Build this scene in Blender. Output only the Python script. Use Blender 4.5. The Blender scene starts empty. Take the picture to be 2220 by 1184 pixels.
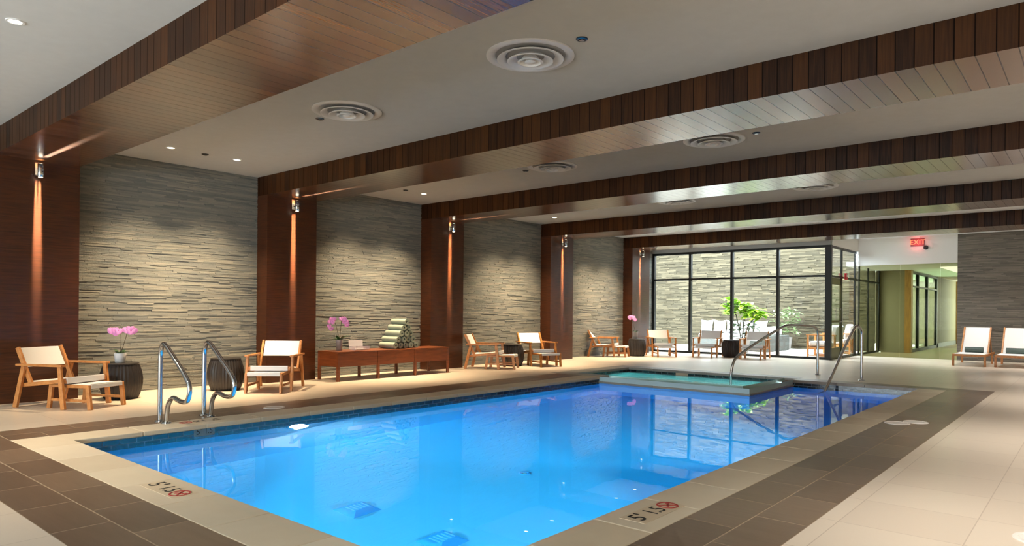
import bpy, bmesh, math, random
from mathutils import Vector, Matrix

PI = math.pi
R = math.radians
scene = bpy.context.scene
COL = scene.collection
rnd = random.Random(7)

# ------------------------------------------------------------------ camera
W_PX, H_PX = 2220, 1184
F_PX, YAW, ROLL, CY = 1491.9, 0.706, 0.0087, 675.6
cam = bpy.data.cameras.new('camera')
cam.sensor_fit = 'HORIZONTAL'
cam.sensor_width = 36.0
cam.lens = 36.0 * F_PX / W_PX
cam.shift_x = 0.0
cam.shift_y = (CY - H_PX / 2) / W_PX
cam.clip_start, cam.clip_end = 0.05, 200
cam_ob = bpy.data.objects.new('camera', cam)
COL.objects.link(cam_ob)
fwd = Vector((-math.sin(YAW), math.cos(YAW), 0))
rgt0 = Vector((math.cos(YAW), math.sin(YAW), 0))
up0 = Vector((0, 0, 1))
rgt = rgt0 * math.cos(ROLL) + up0 * math.sin(ROLL)
upv = up0 * math.cos(ROLL) - rgt0 * math.sin(ROLL)
m = Matrix((rgt, upv, -fwd)).transposed().to_4x4()
m.translation = (10.291, 0.0, 1.2)
cam_ob.matrix_world = m
scene.camera = cam_ob

# ------------------------------------------------------------------ render settings
scene.view_settings.view_transform = 'Standard'
scene.view_settings.look = 'None'
scene.view_settings.gamma = 1.0
scene.view_settings.use_curve_mapping = False
scene.view_settings.exposure = 0.0
try:
    scene.cycles.use_denoising = True
    scene.cycles.max_bounces = 12
    scene.cycles.diffuse_bounces = 6
    scene.cycles.glossy_bounces = 5
    scene.cycles.transmission_bounces = 10
    scene.cycles.transparent_max_bounces = 24
    scene.cycles.caustics_reflective = False
    scene.cycles.caustics_refractive = False
    scene.cycles.sample_clamp_indirect = 6.0
    scene.cycles.blur_glossy = 0.5
except Exception:
    pass

# ------------------------------------------------------------------ world and lights
world = bpy.data.worlds.new('sky')
scene.world = world
world.use_nodes = True
wn = world.node_tree
wn.nodes.clear()
wo = wn.nodes.new('ShaderNodeOutputWorld')
wb = wn.nodes.new('ShaderNodeBackground')
wb.inputs['Color'].default_value = (0.83, 0.93, 1.0, 1)
wb.inputs['Strength'].default_value = 19.0
wn.links.new(wb.outputs[0], wo.inputs[0])

WARM = (1.0, 0.80, 0.56)
NEUTRAL = (1.0, 0.93, 0.84)


def light(kind, name, loc, energy, color, aim=None, **kw):
    d = bpy.data.lights.new(name, kind)
    d.energy = energy
    d.color = color
    for k, v in kw.items():
        setattr(d, k, v)
    o = bpy.data.objects.new(name, d)
    COL.objects.link(o)
    o.location = loc
    if aim is not None:
        o.rotation_euler = (Vector(aim) - Vector(loc)).to_track_quat('-Z', 'Y').to_euler()
    return o


# the sun over the courtyard
light('SUN', 'sun', (3, 20, 12), 2.5, (1.0, 0.95, 0.86), aim=(2.2, 24.4, 0), angle=R(6))
# daylight through courtyard glazing and added rear window: portals only guide the sky sampling
for nm, loc, aim, sx, sy in (('portal_front', (2.3, 19.35, 1.6), (2.3, 10, 1.6), 5.0, 3.0),
                             ('portal_behind', (6.0, -6.95, 1.3), (6.0, 5, 1.3), 9.4, 2.0),
                             ('portal_side', (4.8, 20.6, 1.6), (9, 20.6, 1.6), 2.6, 3.0)):
    p = light('AREA', nm, loc, 1.0, (1, 1, 1), aim=aim, shape='RECTANGLE', size=sx, size_y=sy)
    try:
        p.data.cycles.is_portal = True
    except Exception:
        p.data.use_portal = True

# ------------------------------------------------------------------ geometry constants
XW = -0.30            # stone wall plane on the far side of the columns
XR = 11.58            # stone wall plane on the camera side
ZC, ZS = 3.379, 3.070  # ceiling, beam soffit
COLS = [(2.286, 0.93), (5.922, 0.925), (9.535, 0.93), (13.527, 0.955), (17.439, 1.0)]
GY, GX = 19.2, 4.89    # courtyard glazing: front plane, side plane
EY = 21.8              # end wall plane
YB = -7.0              # wall behind the camera
PX0, PX1, PY0, PY1 = 3.2, 8.08, 2.16, 12.9
SX0, SX1, SY0, SY1 = 2.42, 5.80, 11.2, 13.2
DX1, DY0 = 6.05, 10.84
ZWATER, ZSPA = -0.125, -0.105
PDEPTH = -1.55


# ------------------------------------------------------------------ helpers: materials
def lin(c):
    return tuple(((v / 255) / 12.92 if v / 255 <= 0.04045 else (((v / 255) + 0.055) / 1.055) ** 2.4) for v in c)


def new_mat(name):
    mt = bpy.data.materials.new(name)
    mt.use_nodes = True
    nt = mt.node_tree
    b = nt.nodes['Principled BSDF']
    return mt, nt, b


def simple(name, rgb, rough=0.5, metal=0.0, spec=0.5, emit=None, estr=0.0, coat=0.0, noise=0.0, nscale=20):
    mt, nt, b = new_mat(name)
    c = lin(rgb)
    b.inputs['Base Color'].default_value = (*c, 1)
    b.inputs['Roughness'].default_value = rough
    b.inputs['Metallic'].default_value = metal
    b.inputs['Specular IOR Level'].default_value = spec
    if coat:
        b.inputs['Coat Weight'].default_value = coat
        b.inputs['Coat Roughness'].default_value = 0.15
    if emit:
        b.inputs['Emission Color'].default_value = (*lin(emit), 1)
        b.inputs['Emission Strength'].default_value = estr
    if noise:
        tc = nt.nodes.new('ShaderNodeTexCoord')
        nz = nt.nodes.new('ShaderNodeTexNoise')
        nz.inputs['Scale'].default_value = nscale
        nz.inputs['Detail'].default_value = 3
        nt.links.new(tc.outputs['Object'], nz.inputs['Vector'])
        mx = nt.nodes.new('ShaderNodeMix')
        mx.data_type = 'RGBA'
        mx.inputs['A'].default_value = (*[v * (1 - noise) for v in c], 1)
        mx.inputs['B'].default_value = (*[min(1, v * (1 + noise)) for v in c], 1)
        nt.links.new(nz.outputs['Fac'], mx.inputs['Factor'])
        nt.links.new(mx.outputs['Result'], b.inputs['Base Color'])
    return mt


def N(nt, kind, **kw):
    n = nt.nodes.new(kind)
    for k, v in kw.items():
        if k in n.inputs:
            n.inputs[k].default_value = v
        else:
            setattr(n, k, v)
    return n


def math_node(nt, op, a, b=None):
    n = nt.nodes.new('ShaderNodeMath')
    n.operation = op
    for i, v in enumerate((a, b)):
        if v is None:
            continue
        if isinstance(v, (int, float)):
            n.inputs[i].default_value = v
        else:
            nt.links.new(v, n.inputs[i])
    return n.outputs[0]


def ramp(nt, fac, stops):
    n = nt.nodes.new('ShaderNodeValToRGB')
    e = n.color_ramp.elements
    while len(e) > 1:
        e.remove(e[-1])
    e[0].position, e[0].color = stops[0][0], (*stops[0][1], 1)
    for p, c in stops[1:]:
        k = e.new(p)
        k.color = (*c, 1)
    nt.links.new(fac, n.inputs['Fac'])
    return n.outputs['Color']


def wood(name, dark, light_, grain=(60, 4, 4), plank=None, rough=0.3, groove=0.004, coat=0.0, spec=0.5):
    """grain = noise scale per world axis; plank = (axis, width) draws joints and gives every board its own tone"""
    mt, nt, b = new_mat(name)
    tc = N(nt, 'ShaderNodeTexCoord')
    mp = N(nt, 'ShaderNodeMapping')
    mp.inputs['Scale'].default_value = grain
    nt.links.new(tc.outputs['Object'], mp.inputs['Vector'])
    nz = N(nt, 'ShaderNodeTexNoise', Scale=1.0, Detail=6.0, Roughness=0.6)
    nt.links.new(mp.outputs[0], nz.inputs['Vector'])
    fac = nz.outputs['Fac']
    if plank:
        ax, w = plank
        sp = N(nt, 'ShaderNodeSeparateXYZ')
        nt.links.new(tc.outputs['Object'], sp.inputs[0])
        u = math_node(nt, 'DIVIDE', sp.outputs[ax], w)
        fl = math_node(nt, 'FLOOR', u)
        wn_ = N(nt, 'ShaderNodeTexWhiteNoise', noise_dimensions='1D')
        nt.links.new(fl, wn_.inputs['W'])
        t = math_node(nt, 'MULTIPLY', math_node(nt, 'SUBTRACT', wn_.outputs['Value'], 0.5), 0.42)
        fac = math_node(nt, 'ADD', fac, t)
    colr = ramp(nt, fac, [(0.25, lin(dark)), (0.75, lin(light_))])
    if plank:
        fr = math_node(nt, 'FRACT', u)
        d = math_node(nt, 'MINIMUM', fr, math_node(nt, 'SUBTRACT', 1.0, fr))
        joint = math_node(nt, 'LESS_THAN', d, groove / w)
        mx = N(nt, 'ShaderNodeMix', data_type='RGBA')
        nt.links.new(joint, mx.inputs['Factor'])
        nt.links.new(colr, mx.inputs['A'])
        mx.inputs['B'].default_value = (*[v * 0.22 for v in lin(dark)], 1)
        colr = mx.outputs['Result']
        rr = math_node(nt, 'ADD', math_node(nt, 'MULTIPLY', joint, 0.5), rough)
        nt.links.new(rr, b.inputs['Roughness'])
    else:
        b.inputs['Roughness'].default_value = rough
    nt.links.new(colr, b.inputs['Base Color'])
    b.inputs['Specular IOR Level'].default_value = spec
    if coat:
        b.inputs['Coat Weight'].default_value = coat
        b.inputs['Coat Roughness'].default_value = 0.2
    return mt


def island_mat(name, stops, rough=0.8, scale=(3, 3, 3), mixn=0.35, spec=0.3, bump=0.0, bscale=60):
    """each loose piece of the mesh (a ledge stone, a tile) gets its own tone, plus a streaky noise"""
    mt, nt, b = new_mat(name)
    ge = N(nt, 'ShaderNodeNewGeometry')
    tc = N(nt, 'ShaderNodeTexCoord')
    mp = N(nt, 'ShaderNodeMapping')
    mp.inputs['Scale'].default_value = scale
    nt.links.new(tc.outputs['Object'], mp.inputs['Vector'])
    nz = N(nt, 'ShaderNodeTexNoise', Scale=1.0, Detail=5.0, Roughness=0.6)
    nt.links.new(mp.outputs[0], nz.inputs['Vector'])
    t = math_node(nt, 'ADD', math_node(nt, 'MULTIPLY', ge.outputs['Random Per Island'], 1 - mixn),
                  math_node(nt, 'MULTIPLY', nz.outputs['Fac'], mixn))
    nt.links.new(ramp(nt, t, [(p, lin(c)) for p, c in stops]), b.inputs['Base Color'])
    b.inputs['Roughness'].default_value = rough
    b.inputs['Specular IOR Level'].default_value = spec
    if bump:
        n2 = N(nt, 'ShaderNodeTexNoise', Scale=float(bscale), Detail=4.0)
        nt.links.new(tc.outputs['Object'], n2.inputs['Vector'])
        bp = N(nt, 'ShaderNodeBump', Strength=bump, Distance=0.01)
        nt.links.new(n2.outputs['Fac'], bp.inputs['Height'])
        nt.links.new(bp.outputs[0], b.inputs['Normal'])
    return mt


def brick_mat(name, ua, va, bw, rh, c1, c2, mortar, msize=0.006, rough=0.4, offset=0.5, spec=0.5, squash=1.0):
    """tiles laid on the plane of world axes ua, va"""
    mt, nt, b = new_mat(name)
    tc = N(nt, 'ShaderNodeTexCoord')
    sp = N(nt, 'ShaderNodeSeparateXYZ')
    nt.links.new(tc.outputs['Object'], sp.inputs[0])
    cb = N(nt, 'ShaderNodeCombineXYZ')
    if isinstance(ua, tuple):
        u = math_node(nt, 'ADD', sp.outputs[ua[0]], sp.outputs[ua[1]])
    else:
        u = sp.outputs[ua]
    nt.links.new(u, cb.inputs[0])
    nt.links.new(sp.outputs[va], cb.inputs[1])
    br = N(nt, 'ShaderNodeTexBrick', offset=offset)
    br.inputs['Scale'].default_value = 1.0
    br.inputs['Brick Width'].default_value = bw
    br.inputs['Row Height'].default_value = rh
    br.inputs['Mortar Size'].default_value = msize
    br.inputs['Mortar Smooth'].default_value = 0.1
    br.inputs['Bias'].default_value = 0.0
    br.inputs['Color1'].default_value = (*lin(c1), 1)
    br.inputs['Color2'].default_value = (*lin(c2), 1)
    br.inputs['Mortar'].default_value = (*lin(mortar), 1)
    nt.links.new(cb.outputs[0], br.inputs['Vector'])
    nt.links.new(br.outputs['Color'], b.inputs['Base Color'])
    b.inputs['Roughness'].default_value = rough
    b.inputs['Specular IOR Level'].default_value = spec
    return mt


def glass_mat(name, tint=(1, 1, 1), refl=1.0):
    mt, nt, b = new_mat(name)
    nt.nodes.remove(b)
    out = nt.nodes['Material Output']
    tr = N(nt, 'ShaderNodeBsdfTransparent')
    tr.inputs['Color'].default_value = (*tint, 1)
    gl = N(nt, 'ShaderNodeBsdfGlossy')
    gl.inputs['Roughness'].default_value = 0.0
    fr = N(nt, 'ShaderNodeFresnel')
    ge = N(nt, 'ShaderNodeNewGeometry')
    # the same reflectance on the way in and on the way out of the pane
    nt.links.new(math_node(nt, 'ADD', math_node(nt, 'MULTIPLY', ge.outputs['Backfacing'], 1 / 1.45 - 1.45), 1.45), fr.inputs['IOR'])
    mx = N(nt, 'ShaderNodeMixShader')
    nt.links.new(math_node(nt, 'MULTIPLY', fr.outputs[0], refl), mx.inputs[0])
    nt.links.new(tr.outputs[0], mx.inputs[1])
    nt.links.new(gl.outputs[0], mx.inputs[2])
    nt.links.new(mx.outputs[0], out.inputs['Surface'])
    return mt


def water_mat(name, tint, absorb, density, ripple=0.008, rscale=2.2):
    mt, nt, b = new_mat(name)
    nt.nodes.remove(b)
    out = nt.nodes['Material Output']
    tc = N(nt, 'ShaderNodeTexCoord')
    nz = N(nt, 'ShaderNodeTexNoise', Scale=rscale, Detail=2.0, Roughness=0.5)
    nt.links.new(tc.outputs['Object'], nz.inputs['Vector'])
    bp = N(nt, 'ShaderNodeBump', Strength=ripple, Distance=0.1)
    nt.links.new(nz.outputs['Fac'], bp.inputs['Height'])
    rf = N(nt, 'ShaderNodeBsdfRefraction', IOR=1.33)
    rf.inputs['Color'].default_value = (*tint, 1)
    rf.inputs['Roughness'].default_value = 0.0
    gl = N(nt, 'ShaderNodeBsdfGlossy')
    gl.inputs['Roughness'].default_value = 0.0
    fr = N(nt, 'ShaderNodeFresnel', IOR=1.33)
    for n in (rf, gl, fr):
        nt.links.new(bp.outputs[0], n.inputs['Normal'])
    mx = N(nt, 'ShaderNodeMixShader')
    nt.links.new(fr.outputs[0], mx.inputs[0])
    nt.links.new(rf.outputs[0], mx.inputs[1])
    nt.links.new(gl.outputs[0], mx.inputs[2])
    nt.links.new(mx.outputs[0], out.inputs['Surface'])
    va = N(nt, 'ShaderNodeVolumeAbsorption', Density=density)
    va.inputs['Color'].default_value = (*absorb, 1)
    nt.links.new(va.outputs[0], out.inputs['Volume'])
    return mt


M = {}
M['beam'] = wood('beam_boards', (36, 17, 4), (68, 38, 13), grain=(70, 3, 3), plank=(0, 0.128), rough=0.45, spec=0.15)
M['beam_under'] = wood('beam_underside_boards', (70, 38, 19), (126, 80, 45), grain=(70, 3, 3), plank=(0, 0.128), rough=0.22, coat=0.7)  # same veneer as the fronts; its stronger light is put into the colour
M['column'] = wood('column_veneer', (39, 17, 6), (80, 41, 17), grain=(4, 3, 55), rough=0.36, spec=0.42)
M['stone'] = island_mat('ledge_stone', [(0.05, (92, 96, 96)), (0.35, (118, 121, 119)), (0.65, (134, 134, 128)), (0.95, (152, 149, 138))],
                        rough=0.85, scale=(3, 3, 30), mixn=0.45, bump=0.5, bscale=45)
M['stone_end'] = island_mat('ledge_stone_grey', [(0.05, (84, 80, 76)), (0.4, (112, 107, 100)), (0.95, (142, 134, 124))],
                            rough=0.85, scale=(3, 3, 30), mixn=0.45, bump=0.5, bscale=45)
M['stone_out'] = island_mat('courtyard_stone', [(0.05, (50, 46, 36)), (0.5, (76, 70, 55)), (0.95, (106, 97, 78))],
                            rough=0.9, scale=(3, 3, 30), mixn=0.5, bump=0.5, bscale=40)
M['ceiling'] = simple('ceiling_plaster', (206, 210, 215), rough=0.9, spec=0.1, noise=0.05, nscale=9)
M['white'] = simple('white_paint', (232, 232, 230), rough=0.7, spec=0.3)
M['plaster_warm'] = simple('warm_plaster', (206, 190, 164), rough=0.9, spec=0.2)
M['floor'] = brick_mat('pale_porcelain_tiles', 0, 1, 0.61, 0.61, (226, 212, 194), (220, 205, 187), (196, 180, 162), msize=0.003, rough=0.30, offset=0.0, spec=0.5)
M['dark_tile'] = island_mat('dark_plank_tile', [(0.1, (98, 80, 66)), (0.5, (118, 98, 81)), (0.9, (138, 117, 97))],
                            rough=0.34, scale=(3, 22, 3), mixn=0.55, spec=0.5)
M['grout'] = simple('pale_grout', (176, 156, 132), rough=0.9)
M['coping'] = island_mat('coping_stone', [(0.1, (214, 198, 172)), (0.5, (224, 210, 186)), (0.9, (232, 220, 198))],
                         rough=0.5, scale=(4, 4, 4), mixn=0.5, spec=0.4)
M['coping_grey'] = island_mat('grey_coping_stone', [(0.1, (150, 146, 140)), (0.9, (178, 172, 164))], rough=0.45, scale=(4, 4, 4), mixn=0.5, spec=0.4)
M['pool_plaster'] = simple('pool_plaster', (200, 228, 240), rough=0.8, spec=0.2, noise=0.04, nscale=3)
M['spa_plaster'] = simple('spa_plaster', (190, 226, 222), rough=0.8, spec=0.2)
M['band_tile'] = brick_mat('waterline_tile', (0, 1), 2, 0.15, 0.05, (16, 22, 34), (8, 12, 20), (110, 124, 130), msize=0.004, rough=0.15, spec=0.6)
M['water'] = water_mat('pool_water', (0.97, 0.99, 1.0), (0.03, 0.79, 0.97), 0.62)
M['spa_water'] = water_mat('spa_water', (0.95, 1.0, 1.0), (0.10, 0.78, 0.84), 0.40, ripple=0.05, rscale=5)
M['glass'] = glass_mat('clear_glazing', (0.97, 0.985, 0.975))
M['glass_green'] = glass_mat('green_tinted_glazing', (0.72, 0.74, 0.62), refl=0.04)
M['glass_dark'] = glass_mat('grey_green_glazing', (0.52, 0.60, 0.50), refl=0.5)
M['acrylic'] = simple('frosted_acrylic', (216, 210, 218), rough=0.15)
M['acrylic'].node_tree.nodes['Principled BSDF'].inputs['Alpha'].default_value = 0.45
M['frame'] = simple('black_anodised_frame', (24, 25, 24), rough=0.45, spec=0.4)
M['steel'] = simple('polished_steel', (200, 202, 205), rough=0.12, metal=1.0)
M['teak'] = wood('teak', (158, 96, 42), (204, 140, 76), grain=(14, 14, 14), rough=0.45)
M['sling'] = simple('white_sling_fabric', (236, 234, 233), rough=0.85, spec=0.2)
M['drum'] = simple('dark_woven_drum', (34, 30, 29), rough=0.45, spec=0.4, noise=0.3, nscale=30)
M['console'] = wood('cherry_wood', (92, 45, 23), (132, 72, 39), grain=(4, 4, 40), rough=0.35)
M['towel'] = simple('sage_terry', (138, 147, 133), rough=0.95, spec=0.1, noise=0.12, nscale=90)
M['towel_dark'] = simple('slate_terry', (92, 104, 100), rough=0.95, spec=0.1, noise=0.12, nscale=90)
M['pot_white'] = simple('white_ceramic', (226, 224, 224), rough=0.35)
M['pot_grey'] = simple('grey_ceramic', (150, 146, 146), rough=0.4)
M['petal'] = simple('pink_petal', (228, 146, 204), rough=0.6, spec=0.2)
M['lip'] = simple('magenta_lip', (170, 30, 110), rough=0.6)
M['stem'] = simple('dark_stem', (62, 54, 34), rough=0.6)
M['leaf_dark'] = simple('dark_leaf', (34, 66, 28), rough=0.4, noise=0.2)
M['leaf_lime'] = simple('lime_leaf', (150, 192, 34), rough=0.5, noise=0.15)
M['leaf_grey'] = simple('grey_green_leaf', (128, 150, 104), rough=0.6, noise=0.15)
M['diffuser'] = simple('white_diffuser_metal', (240, 242, 246), rough=0.4)
M['dark_hole'] = simple('duct_inside', (20, 20, 22), rough=0.9)
M['duct'] = simple('duct_collar', (170, 172, 176), rough=0.8)
M['black'] = simple('black_metal', (18, 18, 18), rough=0.35)
M['lens'] = simple('lamp_lens', (255, 240, 215), emit=(255, 236, 205), estr=14.0)
M['pool_lens'] = simple('pool_lamp_lens', (255, 255, 255), emit=(235, 245, 255), estr=60.0)
M['red_light'] = simple('exit_red', (255, 60, 40), emit=(255, 120, 80), estr=2.2)
M['red'] = simple('alarm_red', (190, 24, 30), rough=0.4)
M['ink'] = simple('black_ink', (18, 15, 14), rough=0.5)
M['red_ink'] = simple('red_ink', (186, 60, 56), rough=0.5)
M['marker'] = simple('marker_tile', (220, 202, 174), rough=0.45)
M['marker_blue'] = simple('marker_tile_grey', (120, 140, 150), rough=0.3)
M['lid'] = simple('white_plastic_lid', (236, 230, 222), rough=0.45)
M['olive'] = simple('olive_wall_paint', (112, 103, 72), rough=0.7)
M['corridor_paint'] = simple('corridor_paint', (176, 170, 146), rough=0.8)
M['amber'] = wood('amber_wood', (120, 84, 30), (160, 116, 48), grain=(20, 20, 3), rough=0.4)
M['wicker'] = brick_mat('grey_wicker', (0, 1), 2, 0.05, 0.012, (92, 95, 92), (76, 79, 76), (54, 57, 55), msize=0.002, rough=0.8)
M['cushion'] = simple('white_cushion', (240, 240, 240), rough=0.9, spec=0.1)
M['paving'] = brick_mat('courtyard_paving', 0, 1, 0.6, 0.6, (226, 224, 218), (214, 212, 206), (170, 168, 160), msize=0.006, rough=0.8, offset=0.0)
M['corridor_floor'] = brick_mat('corridor_tiles', 0, 1, 0.61, 0.61, (158, 140, 108), (150, 132, 100), (120, 106, 82), msize=0.004, rough=0.35, offset=0.0)
M['corridor_lamp'] = simple('corridor_ceiling_lamp', (255, 255, 255), emit=(255, 246, 230), estr=1.4)


# ------------------------------------------------------------------ helpers: meshes
class MB:
    def __init__(self):
        self.v, self.f = [], []

    def add(self, verts, faces):
        o = len(self.v)
        self.v += [tuple(p) for p in verts]
        self.f += [tuple(i + o for i in f) for f in faces]
        return self

    def box(self, x0, x1, y0, y1, z0, z1):
        return self.add([(x0, y0, z0), (x1, y0, z0), (x1, y1, z0), (x0, y1, z0), (x0, y0, z1), (x1, y0, z1), (x1, y1, z1), (x0, y1, z1)],
                        [(0, 3, 2, 1), (4, 5, 6, 7), (0, 1, 5, 4), (1, 2, 6, 5), (2, 3, 7, 6), (3, 0, 4, 7)])

    def bar(self, p0, p1, w, h, side=(0, 1, 0), w1=None, h1=None):
        """a square bar from p0 to p1, w across SIDE and h across the third direction"""
        p0, p1, s = Vector(p0), Vector(p1), Vector(side)
        d = (p1 - p0).normalized()
        s = (s - d * s.dot(d)).normalized()
        t = d.cross(s)
        w1 = w if w1 is None else w1
        h1 = h if h1 is None else h1
        vs = []
        for p, a, b in ((p0, w, h), (p1, w1, h1)):
            vs += [p - s * a / 2 - t * b / 2, p + s * a / 2 - t * b / 2, p + s * a / 2 + t * b / 2, p - s * a / 2 + t * b / 2]
        return self.add(vs, [(0, 3, 2, 1), (4, 5, 6, 7), (0, 1, 5, 4), (1, 2, 6, 5), (2, 3, 7, 6), (3, 0, 4, 7)])

    def tube(self, path, r, n=12, cap=True):
        pts = [Vector(p) for p in path]
        rs = r if isinstance(r, (list, tuple)) else [r] * len(pts)
        vs, fs = [], []
        ref = Vector((0, 0, 1))
        prev = None
        for i, p in enumerate(pts):
            d = (pts[min(i + 1, len(pts) - 1)] - pts[max(i - 1, 0)]).normalized()
            if prev is None:
                a = d.cross(ref)
                if a.length < 1e-3:
                    a = d.cross(Vector((1, 0, 0)))
                a.normalize()
            else:
                a = (prev - d * prev.dot(d)).normalized()
            prev = a
            b = d.cross(a)
            for k in range(n):
                t = 2 * PI * k / n
                vs.append(p + (a * math.cos(t) + b * math.sin(t)) * rs[i])
        for i in range(len(pts) - 1):
            for k in range(n):
                k2 = (k + 1) % n
                fs.append((i * n + k, i * n + k2, (i + 1) * n + k2, (i + 1) * n + k))
        if cap:
            fs.append(tuple(range(n - 1, -1, -1)))
            fs.append(tuple((len(pts) - 1) * n + k for k in range(n)))
        return self.add(vs, fs)

    def lathe(self, prof, n=32, c=(0, 0, 0), rib=None):
        """prof: (radius, z) points; closed with fans where the radius is 0"""
        vs, fs, rows = [], [], []
        for r, z in prof:
            if r < 1e-6:
                rows.append([len(vs)])
                vs.append((c[0], c[1], c[2] + z))
            else:
                rows.append(list(range(len(vs), len(vs) + n)))
                for k in range(n):
                    t = 2 * PI * k / n
                    rr = r * (1 + (rib if rib and k % 2 else 0))
                    vs.append((c[0] + rr * math.cos(t), c[1] + rr * math.sin(t), c[2] + z))
        for a, b in zip(rows, rows[1:]):
            for k in range(n):
                k2 = (k + 1) % n
                if len(a) == 1 and len(b) == 1:
                    continue
                if len(a) == 1:
                    fs.append((a[0], b[k], b[k2]))
                elif len(b) == 1:
                    fs.append((a[k], a[k2], b[0]))
                else:
                    fs.append((a[k], a[k2], b[k2], b[k]))
        return self.add(vs, fs)

    def sheet(self, rows, thick=0.0):
        """a grid of points (list of rows); thick gives it a back side"""
        nr, nc = len(rows), len(rows[0])
        vs = [Vector(p) for r in rows for p in r]
        fs = [(i * nc + j, i * nc + j + 1, (i + 1) * nc + j + 1, (i + 1) * nc + j) for i in range(nr - 1) for j in range(nc - 1)]
        if not thick:
            return self.add(vs, fs)
        nrm = [Vector((0, 0, 0)) for _ in vs]
        for f in fs:
            n = (vs[f[1]] - vs[f[0]]).cross(vs[f[3]] - vs[f[0]])
            for i in f:
                nrm[i] += n
        back = [p - q.normalized() * thick if q.length else p for p, q in zip(vs, nrm)]
        o = len(vs)
        fs2 = [tuple(reversed([i + o for i in f])) for f in fs]
        edge = [(i * nc) for i in range(nr)]
        rim = list(range(nc)) + [i * nc + nc - 1 for i in range(1, nr)] + [(nr - 1) * nc + j for j in range(nc - 2, -1, -1)] + [i * nc for i in range(nr - 2, 0, -1)]
        fs3 = [(rim[k + 1 - len(rim)], rim[k], rim[k] + o, rim[k + 1 - len(rim)] + o) for k in range(len(rim))]
        return self.add(vs + back, fs + fs2 + fs3)

    def xform(self, mat, start=0):
        self.v = self.v[:start] + [tuple(mat @ Vector(p)) for p in self.v[start:]]
        return self

    def build(self, name, mat, parent=None, smooth=None, bevel=0.0, loc=None):
        me = bpy.data.meshes.new(name)
        me.from_pydata(self.v, [], self.f)
        me.materials.append(M[mat] if isinstance(mat, str) else mat)
        me.update()
        if smooth is not None:
            for p in me.polygons:
                p.use_smooth = True
            try:
                me.set_sharp_from_angle(angle=R(smooth))
            except Exception:
                pass
        o = bpy.data.objects.new(name, me)
        COL.objects.link(o)
        if loc:
            o.location = loc
        if parent:
            o.parent = parent
        if bevel:
            b = o.modifiers.new('bevel', 'BEVEL')
            b.width, b.segments, b.limit_method = bevel, 2, 'ANGLE'
        return o


def empty(name, label, cat, loc=(0, 0, 0), rz=0.0, group=None):
    o = bpy.data.objects.new(name, None)
    COL.objects.link(o)
    o.empty_display_size = 0.1
    o.location = loc
    o.rotation_euler = (0, 0, rz)
    return tag(o, label, cat, group)


def tag(o, label, cat, group=None):
    o['label'] = label
    o['category'] = cat
    if group:
        o['group'] = group
    return o


def struct(o, label=None):
    o['kind'] = 'structure'
    if label:
        o['label'] = label
    return o


def dup(root, loc, rz, label, group=None):
    """a copy of a thing with copies of its parts and sub-parts"""
    r = root.copy()
    COL.objects.link(r)
    r.location = loc
    r.rotation_euler = (0, 0, rz)
    r['label'] = label
    if group:
        r['group'] = group
    for ch in list(root.children):
        c = ch.copy()
        COL.objects.link(c)
        c.parent = r
        for g in list(ch.children):
            d = g.copy()
            COL.objects.link(d)
            d.parent = c
    return r


def text_mesh(body, size, extrude=0.001):
    cu = bpy.data.curves.new('lettering', 'FONT')
    cu.body, cu.size, cu.extrude = body, size, extrude
    cu.align_x, cu.align_y = 'CENTER', 'CENTER'
    t = bpy.data.objects.new('lettering', cu)
    COL.objects.link(t)
    me = bpy.data.meshes.new_from_object(t.evaluated_get(bpy.context.evaluated_depsgraph_get()))
    mb = MB().add([v.co[:] for v in me.vertices], [tuple(p.vertices) for p in me.polygons])
    bpy.data.objects.remove(t)
    bpy.data.curves.remove(cu)
    bpy.data.meshes.remove(me)
    return mb


# ------------------------------------------------------------------ the room: floor, pool surround
# pale deck: everything outside the pool surround
xs = sorted({XW - 0.05, XR + 0.05, 2.0, 2.05, 2.23, 2.42, 2.83, 3.2, SX1, DX1, 8.08, 8.45, 9.05})
ys = sorted({YB - 0.05, EY, 1.19, 1.79, 2.16, 10.80, 10.83, 11.2, 12.9, 13.2, 13.27, 13.57})


def zone(x, y):
    if SX0 < x < SX1 and SY0 < y < SY1:
        return 'hole'
    if PX0 < x < PX1 and PY0 < y < PY1:
        return 'hole'
    if 2.05 < x < DX1 and 10.83 < y < 13.57 and (x < PX0 or y > 11.2) and not (x > DX1):
        return 'spa_coping'
    if 2.83 < x < 8.45 and 1.79 < y < 12.9:
        return 'coping'
    if 2.23 < x < 9.05 and 1.19 < y < 13.27 and not (x < 2.83 and y > 10.83):
        return 'dark'
    return 'floor'


fl = MB()
for x0, x1 in zip(xs, xs[1:]):
    for y0, y1 in zip(ys, ys[1:]):
        if zone((x0 + x1) / 2, (y0 + y1) / 2) == 'floor' and not (x0 > 100):
            fl.add([(x0, y0, 0), (x1, y0, 0), (x1, y1, 0), (x0, y1, 0)], [(0, 1, 2, 3)])
struct(fl.build('floor', 'floor'))
# unseen sheet added under the tiles to stop sky light leaking through
sf_ = MB()
for x0, x1 in zip(xs, xs[1:]):
    for y0, y1 in zip(ys, ys[1:]):
        if zone((x0 + x1) / 2, (y0 + y1) / 2) != 'hole':
            sf_.add([(x0, y0, -0.06), (x1, y0, -0.06), (x1, y1, -0.06), (x0, y1, -0.06)], [(0, 1, 2, 3)])
struct(sf_.build('floor_light_stop', 'grout'))

# dark tile border: two running rows of 0.30 x 0.61 m tiles on a grout bed
bd, gr = MB(), MB()
G = 0.004


def tile(x0, x1, y0, y1):
    bd.box(x0 + G, x1 - G, y0 + G, y1 - G, -0.01, 0.0)


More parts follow.
